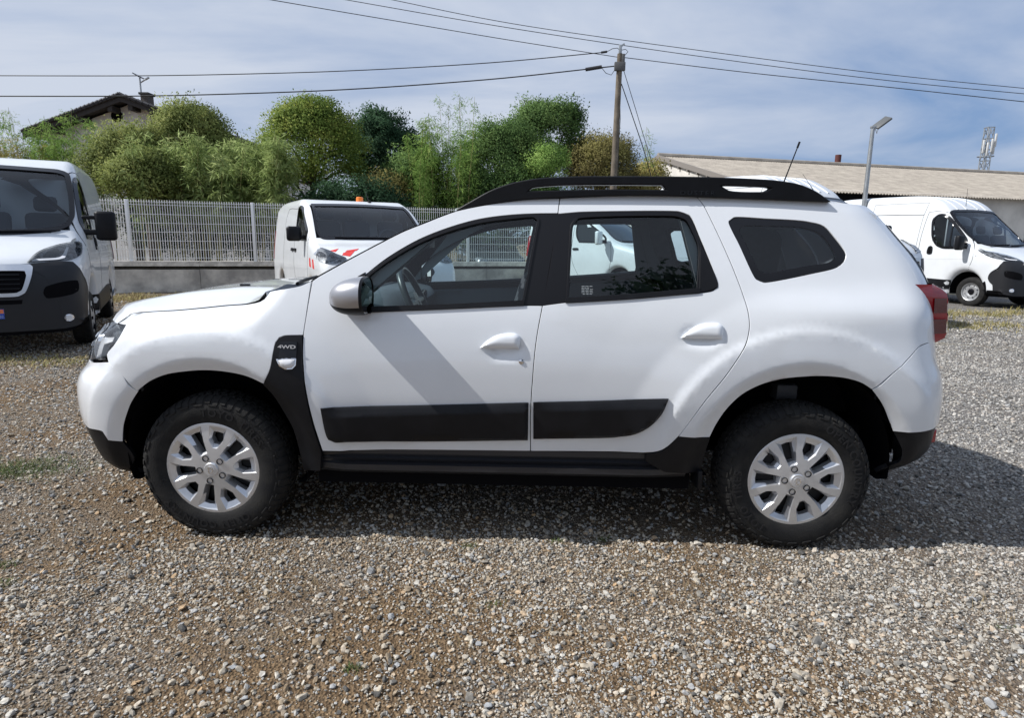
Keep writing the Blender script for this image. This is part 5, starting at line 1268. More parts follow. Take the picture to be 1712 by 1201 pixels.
c_ = VB.caster('front')(np.array([[0.2375, 0.47]]))[0]
V, F = text_mesh('32', 0.038, 0.0004, lambda q: (c_[0] + 0.0295, 0.2375 + q[0], 0.462 + q[1])); mesh_obj('plate_number', V, F, mat('white_print', (0.8, 0.8, 0.8), 0.5), st, 0)

big_features(VH, 5.4, 2.68, 1, cut=False, up=0.26, frame_mat=VPAINT)
for sy in (1, -1): van_mirror(VH, -1.12, sy * 1.0, 1.62, BLK, 0.13, 0.07, 0.10, tall=False)
for y in (-0.50, -0.25, 0.0, 0.25, 0.50):
    VH.panel('roof_bead', 'top', [(-1.95, y - 0.022, 1), (-5.0, y - 0.022, 1), (-5.0, y + 0.022, 1), (-1.95, y + 0.022, 1)], VPAINT, off=0.014, thick=0.02, step=0.2)
c_ = VH.caster('top')(np.array([[-1.95, 0.1]]))[0]
MB().tube([(c_[0], 0.1, c_[2] - 0.01), (c_[0] - 0.30, 0.1, c_[2] + 0.35)], [0.006, 0.003], 6).obj('aerial', BLK, VH.root)

big_features(VD, 5.4, 2.62, -1); cab_interior(VD, -0.95, 2.05, 1.33, 2.1)
for sy in (1, -1): van_mirror(VD, -1.20, sy * 1.0, 1.46, BLK, 0.17, 0.11, 0.12, tall=False)
for y in (-0.50, -0.2, 0.2, 0.5):
    VD.panel('roof_bead', 'top', [(-1.85, y - 0.02, 1), (-5.0, y - 0.02, 1), (-5.0, y + 0.02, 1), (-1.85, y + 0.02, 1)], VPAINT, off=0.012, thick=0.02, step=0.2)
c_ = VD.caster('top')(np.array([[-1.95, -0.1]]))[0]
MB().tube([(c_[0], -0.1, c_[2] - 0.01), (c_[0] - 0.02, -0.1, c_[2] + 0.42)], [0.006, 0.003], 6).obj('aerial', BLK, VD.root)
V, F = text_mesh('2.3  120', 0.05, 0.0006, lambda q: (-0.86 + q[0], -1.0, 1.16 + q[1])); 
V = [(x, VD.caster('right')(np.array([[x, z]]))[0][1] - 0.004, z) for x, y, z in V]; mesh_obj('engine_badge', V, F, CHROME, VD.root, 0)

WS_MID = mir([(0, 1.36), (0.45, 1.365), (0.66, 1.385), (0.75, 1.44), (0.755, 1.52), (0.68, 1.84), (0.62, 1.94), (0.50, 1.965), (0, 1.985)])
SW_MID = [(-1.47, 1.36, 1), (-1.50, 1.46), (-1.95, 1.76), (-2.10, 1.85), (-2.25, 1.87), (-2.36, 1.84), (-2.40, 1.70), (-2.36, 1.48), (-2.28, 1.37, 1)]
def mid_features(v, L, cut=True, hi=0.0, ws=None, hl=None):
    ws = ws or [(p[0], p[1] - hi, *p[2:]) for p in WS_MID]
    if cut: v.cut('front', ws)
    o2 = resample(ws, 0.04); w = v.panel('windscreen', 'front', o2, VGLASS if cut else VDARKG, off=0.004, step=0.10)
    v.panel('screen_border', 'front', inset(o2, -0.012), GLOSSBLK, w, [inset(o2, 0.03)], off=0.014, step=0.0)
    for y0, y1 in ((-0.62, 0.0), (-0.02, 0.6)):
        mb = MB(); p = [v.bvh.ray_cast(Vector((3, y, 1.385 - hi)), Vector((-1, 0, 0)))[0] for y in np.linspace(y0, y1, 6)]
        mb.tube([q + Vector((0.03, 0, 0.008)) for q in p if q is not None], 0.010, 6); mb.obj('wiper', BLK, w)
    for sy, kind in ((1, 'left'), (-1, 'right')):
        sw2 = resample([(p[0], p[1] - hi * 0.6, *p[2:]) for p in SW_MID], 0.04)
        if cut: v.cut(kind, [tuple(p) for p in sw2])
        g = v.panel('side_window', kind, sw2, VGLASS if cut else VDARKG, off=0.002, step=0.12)
        v.panel('window_seal', kind, inset(sw2, -0.026), GLOSSBLK, g, [inset(sw2, 0.015)], off=0.012, step=0)
        v.seam('door_seam', kind, [(-2.46, 1.90), (-2.50, 1.5), (-2.48, 0.9), (-2.2, 0.40)], 0.008)
        v.seam('door_seam', kind, [(-1.36, 1.40), (-1.30, 1.2), (-1.28, 0.9), (-1.33, 0.65)], 0.008)
        v.seam('panel_seam', kind, [(-2.50, 1.86), (-3.4, 1.86), (-3.6, 1.7), (-3.62, 0.8)], 0.007)
        for xh in (-2.38, -2.66):
            v.panel('door_handle', kind, [(xh - 0.09, 1.155), (xh - 0.085, 1.19), (xh + 0.085, 1.195), (xh + 0.09, 1.16)], BLK, off=0.022, thick=0.03, step=0)
        hl = hl or [(0.86, 1.038), (0.845, 1.12), (0.80, 1.19), (0.73, 1.22), (0.62, 1.17), (0.50, 1.10), (0.455, 1.07), (0.60, 1.015), (0.735, 1.0)]
        hc = np.mean([p[:2] for p in hl], 0); b1 = [(hc[0] + 0.09 + 0.05 * math.cos(a_), hc[1] + 0.02 + 0.04 * math.sin(a_)) for a_ in np.linspace(0, 5.3, 6)]; b2 = [(hc[0] - 0.03 + 0.045 * math.cos(a_), hc[1] + 0.0 + 0.035 * math.sin(a_)) for a_ in np.linspace(0, 5.3, 6)]
        q = lambda P: [(sy * p[0], p[1] - hi, *p[2:]) for p in P]
        headlamp(v, 'front', q(hl), [q(b1), q(b2)])
        v.panel('lower_trim', kind, [(-1.40, 0.28, 1), (-L + 1.2, 0.28, 1), (-L + 1.2, 0.40, 1), (-1.36, 0.40, 1)], BLK, off=0.008, step=0.1)
        v.panel('tail_lamp', kind, [(-L + 0.05, 0.95, 1), (-L + 0.16, 0.95, 1), (-L + 0.18, 1.5, 1), (-L + 0.08, 1.5, 1)], RED, off=0.012, step=0)
    v.panel('grille', 'front', mir([(0, 0.78, 1), (0.50, 0.80), (0.60, 0.90), (0.55, 0.975), (0, 0.985, 1)]), GLOSSBLK, off=0.012, step=0.06)
    v.panel('front_bumper', 'front', mir([(0, 0.27, 1), (0.80, 0.27), (0.88, 0.40), (0.86, 0.60), (0.62, 0.66), (0, 0.66, 1)]), BLK, off=0.014, step=0.07)
    for x in ((-0.90, -3.95) if L > 4.5 else (-0.90, -3.2)):
        for y in (-0.83, 0.83): van_wheel(v, x, y * (1.07 if v is VE else 1), 0.33, 'cover')
def half(v, pts): return [(abs(v.px(p[0], p[1]).y), v.px(p[0], p[1]).z, *p[2:]) for p in pts]
we = half(VE, [(528.5, 343), (530, 388), (536, 397), (590, 399.5)])
ws_e = [(0, we[3][1]), (we[3][0] + 0.2, we[3][1]), (we[2][0], we[2][1]), (we[1][0], we[1][1] + 0.02), (max(we[0][0], we[1][0] - 0.07), we[0][1], 1), (0.35, we[0][1] + 0.015), (0, we[0][1] + 0.02)]
hl_e = half(VE, [(533, 437), (530, 427), (531, 419), (535.5, 415.5), (548, 419), (563, 426), (579, 433), (569, 439.5), (553, 441.5)])
mid_features(VE, 4.95, ws=mir(ws_e), hl=hl_e); cab_interior(VE, -1.50, 1.92, 1.34, 1.85, xs=-2.05)
for sy in (1, -1): van_mirror(VE, -1.62, sy * 0.95, 1.44, BLK, 0.115, 0.11, 0.11, tall=False)
REDF = mat('red_film', (0.62, 0.03, 0.02), 0.45)
for P in [half(VE, q) for q in ([(551, 419.5), (566, 416), (561, 421.5)], [(580, 419), (600, 416), (596, 419.5), (577, 421.8)], [(574, 423), (593, 420), (585, 429), (572, 427)])]:
    for sy in (-1, 1): VE.panel('hazard_stripe', 'front', [(sy * p[0], p[1], 1) for p in P], REDF, off=0.004, step=0.03)
for P in ([(-1.136, 1.077, 1), (-1.06, 1.076, 1), (-0.98, 0.941, 1), (-1.10, 0.951, 1)], [(-0.919, 1.066, 1), (-0.84, 1.06, 1), (-0.75, 0.923, 1), (-0.86, 0.935, 1)]):
    for kind in ('left', 'right'): VE.panel('hazard_stripe', kind, P, REDF, off=0.004, step=0.03)
c_ = VE.caster('top')(np.array([[-2.75, 0.20]]))[0]
MB().lathe([(0.0, 0.085), (0.05, 0.083), (0.062, 0.07), (0.065, 0.02), (0.065, -0.02)], 24, 'z', (c_[0], c_[1], c_[2])).obj('roof_beacon', mat('amber_lens', (0.85, 0.20, 0.01), 0.25, coat=1.0), VE.root)
c_ = VE.caster('top')(np.array([[-2.37, 0.27]]))[0]
mb = MB(); mb.tube([(c_[0], c_[1], c_[2] - 0.01), (c_[0] - 0.12, c_[1] - 0.03, c_[2] + 0.20)], [0.010, 0.005], 6); mb.box((c_[0], c_[1], c_[2] + 0.01), (0.09, 0.05, 0.03), bev=0.01); mb.obj('aerial', BLK, VE.root)
mid_features(VC, 4.1, cut=False)
for sy in (1, -1):
    van_mirror(VC, -1.52, sy * 0.95, 1.46, VPAINT, 0.17, 0.11, 0.11, tall=False)

# ------------------------------------------------------------------ boundary wall and mesh fence
FX0, FX1 = -22.0, 6.0
def fy(x): return 11.75 + 0.345 * (x + 9.26)
fdir = Vector((1, 0.345, 0)).normalized(); fnor = Vector((0.345, -1, 0)).normalized()
rng = np.random.default_rng(11)
CONC = mat('old_concrete', (0.66, 0.63, 0.57), 0.9, nscale=1.6, col2=(0.34, 0.325, 0.30), n2=(0.40, 0.62), bump=0.3, bscale=30)
CONCL = mat('pale_concrete', (0.85, 0.81, 0.73), 0.9, noise=0.4, nscale=5)
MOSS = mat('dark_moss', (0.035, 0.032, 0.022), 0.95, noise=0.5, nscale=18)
WIRE = mat('white_wire', (0.90, 0.90, 0.88), 0.5)
wl = tag(empty('boundary_wall', (FX0, fy(FX0), 0)), 'low weathered concrete wall carrying the white mesh fence', 'wall')
def fpt(x, off=0.0, z=0.0): return Vector((x, fy(x), z)) + fnor * off - Vector((FX0, fy(FX0), 0))
def fbar(mb, x0, x1, o0, o1, z0, z1, uneven=0.0):
    n = max(2, int((x1 - x0) / 0.4)); rows = []
    for i in range(n + 1):
        x = x0 + (x1 - x0) * i / n; d = uneven * (rng.random() - 0.5)
        rows.append([tuple(fpt(x, o, z + (d if z == z1 else 0))) for o, z in ((o0, z0), (o0, z1), (o1, z1), (o1, z0))])
    mb.grid(rows, True)
xs_w = np.arange(FX0, FX1 - 0.1, 3.5)
for k, x in enumerate(xs_w):
    mb = MB(); fbar(mb, x, x + 3.49, 0.10, -0.10, -0.05, 0.56, 0.01); mb.obj('wall_section', CONC, wl)
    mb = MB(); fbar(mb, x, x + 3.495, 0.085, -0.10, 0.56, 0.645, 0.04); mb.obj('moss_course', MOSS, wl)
    mb = MB(); fbar(mb, x, x + 3.49, 0.12, -0.12, 0.64, 0.76, 0.006); mb.obj('coping', CONCL, wl)
fence = tag(empty('mesh_fence', (FX0, fy(FX0), 0)), 'white welded mesh fence with square posts on the low wall', 'fence')
px_posts = [225, 426, 838]
post_x = [-9.42, -6.78]
d_ = post_x[1] - post_x[0]; post_x = [post_x[0] + d_ * k for k in range(-4, 6)]
ZB, ZT = 0.78, 2.22
for x in post_x:
    mb = MB(); c = fpt(x, 0.0); mb.box((c.x, c.y, (ZB + ZT) / 2 - 0.02), (0.065, 0.065, ZT - ZB + 0.04), Matrix.Rotation(math.atan2(fdir.y, fdir.x), 3, 'Z'), bev=0.005); mb.obj('post', WIRE, fence)
for x in post_x[:-1]:
    mb = MB(); L = d_ - 0.08; nw = 50
    for i in range(nw):
        c = fpt(x + 0.05 + L * i / (nw - 1), 0.02); mb.box((c.x, c.y, (ZB + ZT) / 2), (0.011, 0.011, ZT - ZB))
    for z in (ZB + 0.06, ZB + 0.26, ZB + 0.47, ZB + 0.68, ZB + 0.89, ZB + 1.10, ZT - 0.12, ZT - 0.05):
        a = fpt(x + 0.05, 0.03); b = fpt(x + 0.05 + L, 0.03); c = (a + b) / 2; mb.box((c.x, c.y, z), ((b - a).length, 0.011, 0.011), Matrix.Rotation(math.atan2(fdir.y, fdir.x), 3, 'Z'))
    o = mb.obj('mesh_panel', WIRE, fence, 0); o['kind'] = 'stuff'

# ------------------------------------------------------------------ trees and shrubs
def leafmat(name, c0, c1, c2, sc=1.2):
    if name in MATS: return MATS[name]
    m = bpy.data.materials.new(name); m.use_nodes = True; t = m.node_tree; b = t.nodes['Principled BSDF']
    tc = N(t, 'ShaderNodeTexCoord'); nz = N(t, 'ShaderNodeTexNoise', inp={'Scale': sc, 'Detail': 8.0, 'Roughness': 0.75}); t.links.new(tc.outputs['Object'], nz.inputs['Vector'])
    r = N(t, 'ShaderNodeValToRGB'); e = r.color_ramp.elements; e.new(0.5)
    for k, (p, c) in enumerate(((0.33, c0), (0.50, c1), (0.66, c2))): e[k].position = p; e[k].color = (*c, 1)
    t.links.new(nz.outputs['Fac'], r.inputs[0]); t.links.new(r.outputs[0], b.inputs['Base Color']); b.inputs['Roughness'].default_value = 0.7; b.inputs['Specular IOR Level'].default_value = 0.12
    tr = N(t, 'ShaderNodeBsdfTranslucent'); t.links.new(r.outputs[0], tr.inputs[0]); mx = N(t, 'ShaderNodeMixShader', inp={0: 0.38}); t.links.new(b.outputs[0], mx.inputs[1]); t.links.new(tr.outputs[0], mx.inputs[2])
    t.links.new(mx.outputs[0], t.nodes['Material Output'].inputs[0]); MATS[name] = m; return m
BARK = mat('bark', (0.11, 0.085, 0.06), 0.95, noise=0.5, nscale=12, bump=0.5, bscale=30)
def leaves(C, D, n_each, spread, size, aspect, droop=0.0, seed=0):
    """Leaf blades round clump centres C (k,3); D outward directions. Each leaf is a folded diamond of two triangles."""
    rg = np.random.default_rng(seed); k = len(C); n = k * n_each
    c = np.repeat(C, n_each, 0) + np.clip(rg.normal(size=(n, 3)), -1.7, 1.7) * np.repeat(np.broadcast_to(spread, (k,)), n_each)[:, None] * np.array([1, 1, 0.8])
    d = np.repeat(D, n_each, 0) * 0.7 + rg.normal(size=(n, 3)) * 0.75; d[:, 2] -= droop; d /= np.linalg.norm(d, axis=1)[:, None]
    oc = np.repeat(C, n_each, 0); nr = (c - oc) / np.maximum(np.repeat(np.broadcast_to(spread, (k,)), n_each)[:, None], 1e-6) * 0.45 + np.repeat(D, n_each, 0) * 0.75 + rg.normal(size=(n, 3)) * 0.25 + np.array([0, 0, 0.25])
    nr /= np.linalg.norm(nr, axis=1)[:, None]
    u = nr + rg.normal(size=(n, 3)) * 0.35; s = np.cross(d, u); s /= np.maximum(np.linalg.norm(s, axis=1)[:, None], 1e-6); up = np.cross(s, d)
    L = size * rg.uniform(0.6, 1.3, n)[:, None]; W_ = L * aspect
    V = np.stack([c, c + d * L * 0.5 + s * W_ * 0.5 + up * L * 0.06, c + d * L, c + d * L * 0.5 - s * W_ * 0.5 + up * L * 0.06], 1).reshape(-1, 3)
    return V, np.repeat(nr, 4, 0)
def quads_obj(name, VN, m, parent):
    V, NR = VN
    n = len(V) // 4; me = bpy.data.meshes.new(name); me.vertices.add(4 * n); me.vertices.foreach_set('co', V.astype(np.float32).ravel())
    me.loops.add(4 * n); me.loops.foreach_set('vertex_index', np.arange(4 * n, dtype=np.int32)); me.polygons.add(n); me.polygons.foreach_set('loop_start', (np.arange(n) * 4).astype(np.int32)); me.polygons.foreach_set('loop_total', np.full(n, 4, dtype=np.int32))
    me.materials.append(m); me.polygons.foreach_set('use_smooth', np.ones(n, dtype=bool)); me.update(); me.normals_split_custom_set_from_vertices(NR.astype(np.float32)); o = bpy.data.objects.new(name, me); COL.objects.link(o); o.parent = parent; o['kind'] = 'stuff'; return o
def blob_tree(name, label, cx, cy, zc, rx, rz, m, n_cl=150, n_each=90, size=0.13, aspect=0.55, trunk=0.12, seed=1, lumps=0.22, ry=None, spread=0.22, core=True, cat='tree', droop=0.2, group=None, zmin=None, taper=0.0):
    rg = np.random.default_rng(seed); ry = ry or rx
    root = tag(empty(name, (cx, cy, 0)), label, cat, group)
    d = rg.normal(size=(n_cl, 3)); d /= np.linalg.norm(d, axis=1)[:, None]; d[:, 2] = np.where(d[:, 2] < -0.55, -d[:, 2], d[:, 2])
    ph = rg.uniform(0, 6.28, 6)
    lump = 1 + lumps * (np.sin(3 * d[:, 0] + ph[0]) * np.sin(4 * d[:, 2] + ph[1]) + 0.7 * np.sin(7 * d[:, 0] + 5 * d[:, 2] + ph[2]) + 0.5 * np.sin(11 * d[:, 2] + 6 * d[:, 1] + ph[3])) + rg.normal(0, 0.05, n_cl)
    rr = rg.uniform(0.62, 1.0, n_cl) ** 0.5 * np.clip(lump, 0.7, 1.18)
    C = d * rr[:, None] * np.array([rx, ry, rz]); C[:, :2] *= (1 - taper * np.clip(d[:, 2], -0.3, 1))[:, None]; C = C + np.array([0, 0, zc])
    if zmin is not None: C[:, 2] = np.maximum(C[:, 2], zmin + rg.random(n_cl) * 0.4)
    sp = spread * rg.uniform(0.7, 1.4, n_cl)
    quads_obj('crown', leaves(C, d, n_each, sp, size, aspect, droop, seed), m, root)
    mb = MB(); top = max(0.6, zc - rz * 0.1)
    mb.tube([(0, 0, -0.05), (0.04, 0.02, top * 0.5), (rg.normal() * 0.1, 0.05, top)], [trunk * 1.2, trunk, trunk * 0.6], 8)
    for k in rg.choice(n_cl, min(14, n_cl), replace=False):
        p = Vector(C[k]); b = Vector((0, 0, top * rg.uniform(0.55, 0.95))); q = b + (p - b) * 0.5 + Vector((0, 0, 0.12)); mb.tube([b, q, p], [trunk * 0.45, trunk * 0.28, trunk * 0.1], 5)
    mb.obj('trunk', BARK, root)
    return root
def bamboo(name, label, x0, x1, y, h0, h1, n, m, seed=3, lean=0.12, leaf=0.22, per=26, culm=(0.30, 0.27, 0.10), cat='bamboo', ysp=0.5, start=0.25, group=None, asp=0.13, droop=0.55):
    rg = np.random.default_rng(seed); cx = (x0 + x1) / 2; root = tag(empty(name, (cx, y, 0)), label, cat, group)
    mb = MB(); Cs = []; Ds = []
    for i in range(n):
        bx = rg.uniform(x0, x1) - cx; by = rg.normal(0, ysp); h = rg.uniform(h0, h1); a = rg.uniform(0, 6.28); ln = lean * h * rg.uniform(0.3, 1.2)
        tip = Vector((bx + math.cos(a) * ln, by + math.sin(a) * ln, h)); mid = Vector((bx + math.cos(a) * ln * 0.25, by + math.sin(a) * ln * 0.25, h * 0.6))
        mb.tube([(bx, by, 0), mid, tip], [0.014, 0.011, 0.004], 5)
        for k in range(per):
            f = rg.uniform(start, 1.0); b = Vector((bx, by, 0)); p = b * (1 - f) ** 2 + mid * 2 * f * (1 - f) + tip * f * f
            w = rg.uniform(0, 6.28); r_ = rg.uniform(0.05, 0.42) * (1.15 - 0.7 * f); Cs.append((p.x + math.cos(w) * r_, p.y + math.sin(w) * r_, p.z - r_ * 0.35)); Ds.append((math.cos(w), math.sin(w), -0.2))
    quads_obj('foliage', leaves(np.array(Cs), np.array(Ds), 9, 0.07, leaf, asp, droop, seed), m, root)
    mb.obj('culms', mat('bamboo_culm', culm, 0.6), root)
    return root
def wx(px, y): return at(px, 400, y)[0]
def wz(py, px, y): return at(px, py, y)[2]
G_OLIVE = leafmat('olive_leaf', (0.081, 0.109, 0.034), (0.222, 0.266, 0.080), (0.440, 0.453, 0.156))
G_BAMB = leafmat('bamboo_leaf', (0.130, 0.181, 0.061), (0.339, 0.436, 0.151), (0.604, 0.674, 0.311), 1.6)
G_BAMB2 = leafmat('bamboo_leaf_fresh', (0.108, 0.192, 0.046), (0.247, 0.397, 0.099), (0.453, 0.579, 0.176), 1.6)
G_ROUND = leafmat('round_leaf', (0.064, 0.117, 0.024), (0.185, 0.262, 0.054), (0.432, 0.443, 0.103))
G_DARK = leafmat('dark_leaf', (0.019, 0.046, 0.022), (0.044, 0.093, 0.046), (0.078, 0.155, 0.071))
G_MID = leafmat('mid_leaf', (0.048, 0.098, 0.029), (0.114, 0.196, 0.061), (0.230, 0.332, 0.107))
G_BRN = leafmat('brown_leaf', (0.119, 0.093, 0.041), (0.228, 0.204, 0.077), (0.371, 0.350, 0.117))
G_YEL = leafmat('yellow_leaf', (0.218, 0.204, 0.067), (0.400, 0.359, 0.127), (0.596, 0.488, 0.200))
def tree_px(name, label, x0, x1, y0, y1, Y, m, trunk=True, **k):
    """Tree whose crown spans these pixels at distance plane Y."""
    cx = (wx(x0, Y) + wx(x1, Y)) / 2; rx = (wx(x1, Y) - wx(x0, Y)) / 2; zt = wz(y0, (x0 + x1) / 2, Y); zb = wz(y1, (x0 + x1) / 2, Y)
    return blob_tree(name, label, cx, Y, (zt + zb) / 2, rx * 0.90, (zt - zb) / 2 * 0.90, m, **k)
tg = 'trees and shrubs beyond the mesh fence'
tree_px('leafy_tree', 'olive-yellow spreading tree in front of the house gable', 262, 402, 178, 320, 17.8, G_OLIVE, n_cl=200, n_each=184, size=0.081, seed=4, group=tg, lumps=0.15)
tree_px('leafy_tree', 'olive green shrub below the house, left of the first fence post', 172, 290, 212, 345, 16.4, G_OLIVE, n_cl=170, n_each=184, size=0.074, seed=5, group=tg)
tree_px('leafy_tree', 'rounded yellow-green tree with a domed crown', 440, 610, 160, 350, 18.5, G_ROUND, n_cl=260, n_each=252, size=0.071, seed=6, lumps=0.06, taper=0.34, group=tg, aspect=0.6)
tree_px('leafy_tree', 'dark green tree between the domed tree and the bamboo', 588, 712, 185, 345, 24.0, G_DARK, n_cl=200, n_each=206, size=0.105, seed=7, lumps=0.16, group=tg)
tree_px('leafy_tree', 'small yellowish shrub below the dark green tree', 610, 690, 298, 352, 18.2, G_YEL, n_cl=70, n_each=184, size=0.062, seed=8, lumps=0.2, group=tg)
tree_px('leafy_tree', 'mid green bushy tree left of the tallest crown', 772, 905, 205, 360, 20.0, G_MID, n_cl=210, n_each=206, size=0.074, seed=9, lumps=0.18, group=tg)
tree_px('leafy_tree', 'tallest green tree left of the utility pole', 832, 972, 168, 320, 22.5, G_MID, n_cl=240, n_each=206, size=0.087, seed=10, lumps=0.17, group=tg)
tree_px('leafy_tree', 'small light green bush under the tallest tree', 885, 935, 250, 300, 19.0, G_BAMB2, n_cl=50, n_each=184, size=0.062, seed=12, group=tg)
tree_px('leafy_tree', 'brownish olive round tree behind the utility pole', 945, 1057, 226, 345, 21.5, G_BRN, n_cl=190, n_each=206, size=0.087, seed=13, lumps=0.09, group=tg, aspect=0.4, droop=0.6)
tree_px('leafy_tree', 'low yellow-green bush beside the long building gable', 1048, 1105, 275, 345, 23.0, G_YEL, n_cl=70, n_each=161, size=0.081, seed=14, group=tg)
tree_px('leafy_tree', 'hedge mass low behind the fence, coloured dark for the shadow there', 215, 470, 275, 470, 16.8, G_DARK, n_cl=260, n_each=161, size=0.081, seed=21, group=tg, lumps=0.1, ry=0.8)  # dark leaf colour stands in for the shadow behind the fence
tree_px('leafy_tree', 'dark undergrowth behind the fence by the domed tree', 470, 700, 300, 470, 16.6, G_DARK, n_cl=200, n_each=161, size=0.087, seed=22, group=tg, lumps=0.1, ry=0.8)
tree_px('leafy_tree', 'green undergrowth behind the fence left of the pole', 690, 1000, 285, 465, 18.6, G_MID, n_cl=240, n_each=161, size=0.087, seed=23, group=tg, lumps=0.1, ry=0.7)
tree_px('leafy_tree', 'light green shrub filling the gap left of the domed tree', 372, 470, 240, 350, 17.2, G_BAMB, n_cl=120, n_each=150, size=0.09, aspect=0.3, seed=24, group=tg, lumps=0.2, droop=0.6)
tree_px('leafy_tree', 'olive shrub between the fence post and the bamboo hedge', 205, 300, 262, 350, 15.0, G_OLIVE, n_cl=110, n_each=150, size=0.08, seed=25, group=tg, lumps=0.2)
tree_px('leafy_tree', 'green shrub between the dark tree and the bright bamboo', 640, 735, 258, 350, 19.2, G_MID, n_cl=110, n_each=150, size=0.09, seed=26, group=tg, lumps=0.2)
def bam_px(label, x0, x1, ytop, ytop2, Y, n, m, **k):
    return bamboo('bamboo_clump', label, wx(x0, Y), wx(x1, Y), Y, wz(ytop2, x0, Y), wz(ytop, x0, Y), n, m, group='bamboo clumps behind the fence', **k)
bam_px('drooping yellow-green bamboo hedge behind the fence', 235, 480, 222, 275, 15.6, 60, G_BAMB, seed=31, per=44, leaf=0.22, ysp=0.4, start=0.42)
bam_px('light green bamboo rising left of the house gable', 65, 165, 178, 250, 16.5, 30, G_BAMB2, seed=32, per=80, leaf=0.14)
bam_px('dry straw-coloured bamboo above the left van', -40, 80, 222, 262, 16.0, 26, G_YEL, seed=33, per=50, leaf=0.14)
bam_px('pale feathery bamboo stem at the left picture edge', -5, 40, 138, 190, 17.0, 7, G_BAMB, seed=34, per=34, leaf=0.10, lean=0.05, start=0.55)
bam_px('bright green bamboo clump right of the dark tree', 692, 790, 195, 285, 18.3, 44, G_BAMB2, seed=35, per=85, leaf=0.15, lean=0.07)
bam_px('thin bamboo shoots standing above the bright clump', 735, 800, 158, 180, 19.0, 5, G_BAMB2, seed=36, per=30, leaf=0.12, lean=0.05, start=0.66)
bam_px('wispy bare shoots right of the utility pole', 1066, 1085, 205, 240, 22.0, 4, G_BAMB2, seed=37, per=10, leaf=0.13, lean=0.04, start=0.7)

# ------------------------------------------------------------------ house at the left
HY = 27.0
STUC = mat('grey_render', (0.80, 0.78, 0.74), 0.9, noise=0.2, nscale=2.0); WOODD = mat('dark_wood', (0.035, 0.03, 0.028), 0.8); TILE = mat('dark_tile', (0.055, 0.054, 0.060), 0.8, noise=0.5, nscale=6)
pk = at(203, 160, HY); le = at(40, 222, HY); re = at(268, 184, HY)
house = tag(empty('house', (pk[0], HY, 0)), 'grey rendered house with dark roof behind the trees at left', 'house')
ex0, ez0 = le[0] - pk[0], le[2]; ex1 = -ex0; zp = pk[2]; sl = (zp - ez0) / abs(ex0); D_ = 9.0; ex1 = (zp - re[2]) / sl + 0.0
ex1 = max(ex1, 2.2)
mb = MB(); slab(mb, np.array([(ex0 + 0.7, 0.0), (6.0, 0.0), (6.0, zp - sl * 6.0 - 0.25), (0.0, zp - 0.25), (ex0 + 0.7, ez0 + sl * 0.7 - 0.25)]), [], 0.6, D_); mb.obj('wall', STUC, house)
rf = empty('roof', parent=house)
for k, (xa, xb) in enumerate(((0.0, ex0), (0.0, 6.6))):
    mb = MB(); n = 24; sg = -1 if xb < 0 else 1; za = zp; zb_ = zp - sl * abs(xb)
    V = [(xa, -0.1, za), (xb, -0.1, zb_), (xb, D_ + 0.5, zb_), (xa, D_ + 0.5, za)]; V += [(x, y, z - 0.14) for x, y, z in V]; mb.add(V, [(0, 1, 2, 3), (7, 6, 5, 4), (0, 4, 5, 1), (1, 5, 6, 2), (2, 6, 7, 3), (3, 7, 4, 0)]); mb.obj('roof_slope', TILE, rf, 0)
    for i in range(n):
        f0 = i / n; f1 = (i + 0.86) / n; mb = MB(); a = (xa + (xb - xa) * f0, za + (zb_ - za) * f0); b = (xa + (xb - xa) * f1, za + (zb_ - za) * f1)
        mb.tube([(a[0], -0.16, a[1] + 0.05), (b[0], -0.16, b[1] + 0.03)], [0.10, 0.09], 6); mb.obj('verge_tile', TILE, rf)
    mb = MB(); V = [(xa, -0.12, za - 0.02), (xb, -0.12, zb_ - 0.02), (xb, -0.12, zb_ - 0.26), (xa, -0.12, za - 0.26)]; V += [(x, -0.02, z) for x, y, z in V]; mb.add(V, [(0, 1, 2, 3), (7, 6, 5, 4), (0, 4, 5, 1), (1, 5, 6, 2), (2, 6, 7, 3), (3, 7, 4, 0)]); mb.obj('barge_board', WOODD, rf, 0)
for f in (0.12, 0.42, 0.70):
    for xb in (ex0, 3.2):
        x = xb * f; MB().box((x, 0.3, zp - sl * abs(x) - 0.36), (0.22, 0.7, 0.26)).obj('purlin', WOODD, house)
MB().lathe([(0.0, 0.53), (0.26, 0.53), (0.28, 0.58)], 20, 'y', (at(196, 194, HY + 0.6)[0] - pk[0], 0, at(196, 194, HY + 0.6)[2])).obj('round_vent', DARK, house)
c0 = at(239, 155, HY + 2.5); c1 = at(254, 185, HY + 2.5)
mb = MB(); mb.box(((c0[0] + c1[0]) / 2 - pk[0], 2.5, (c0[2] + c1[2]) / 2 - 0.5), (c1[0] - c0[0], 0.5, c0[2] - c1[2] + 0.8)); ch = mb.obj('chimney', mat('chimney_brick', (0.12, 0.10, 0.085), 0.9, noise=0.4, nscale=8), rf)
MB().box(((c0[0] + c1[0]) / 2 - pk[0], 2.5, c0[2] - 0.08), (c1[0] - c0[0] + 0.12, 0.62, 0.10)).obj('chimney_cap', mat('cap_grey', (0.05, 0.048, 0.045), 0.9), ch)
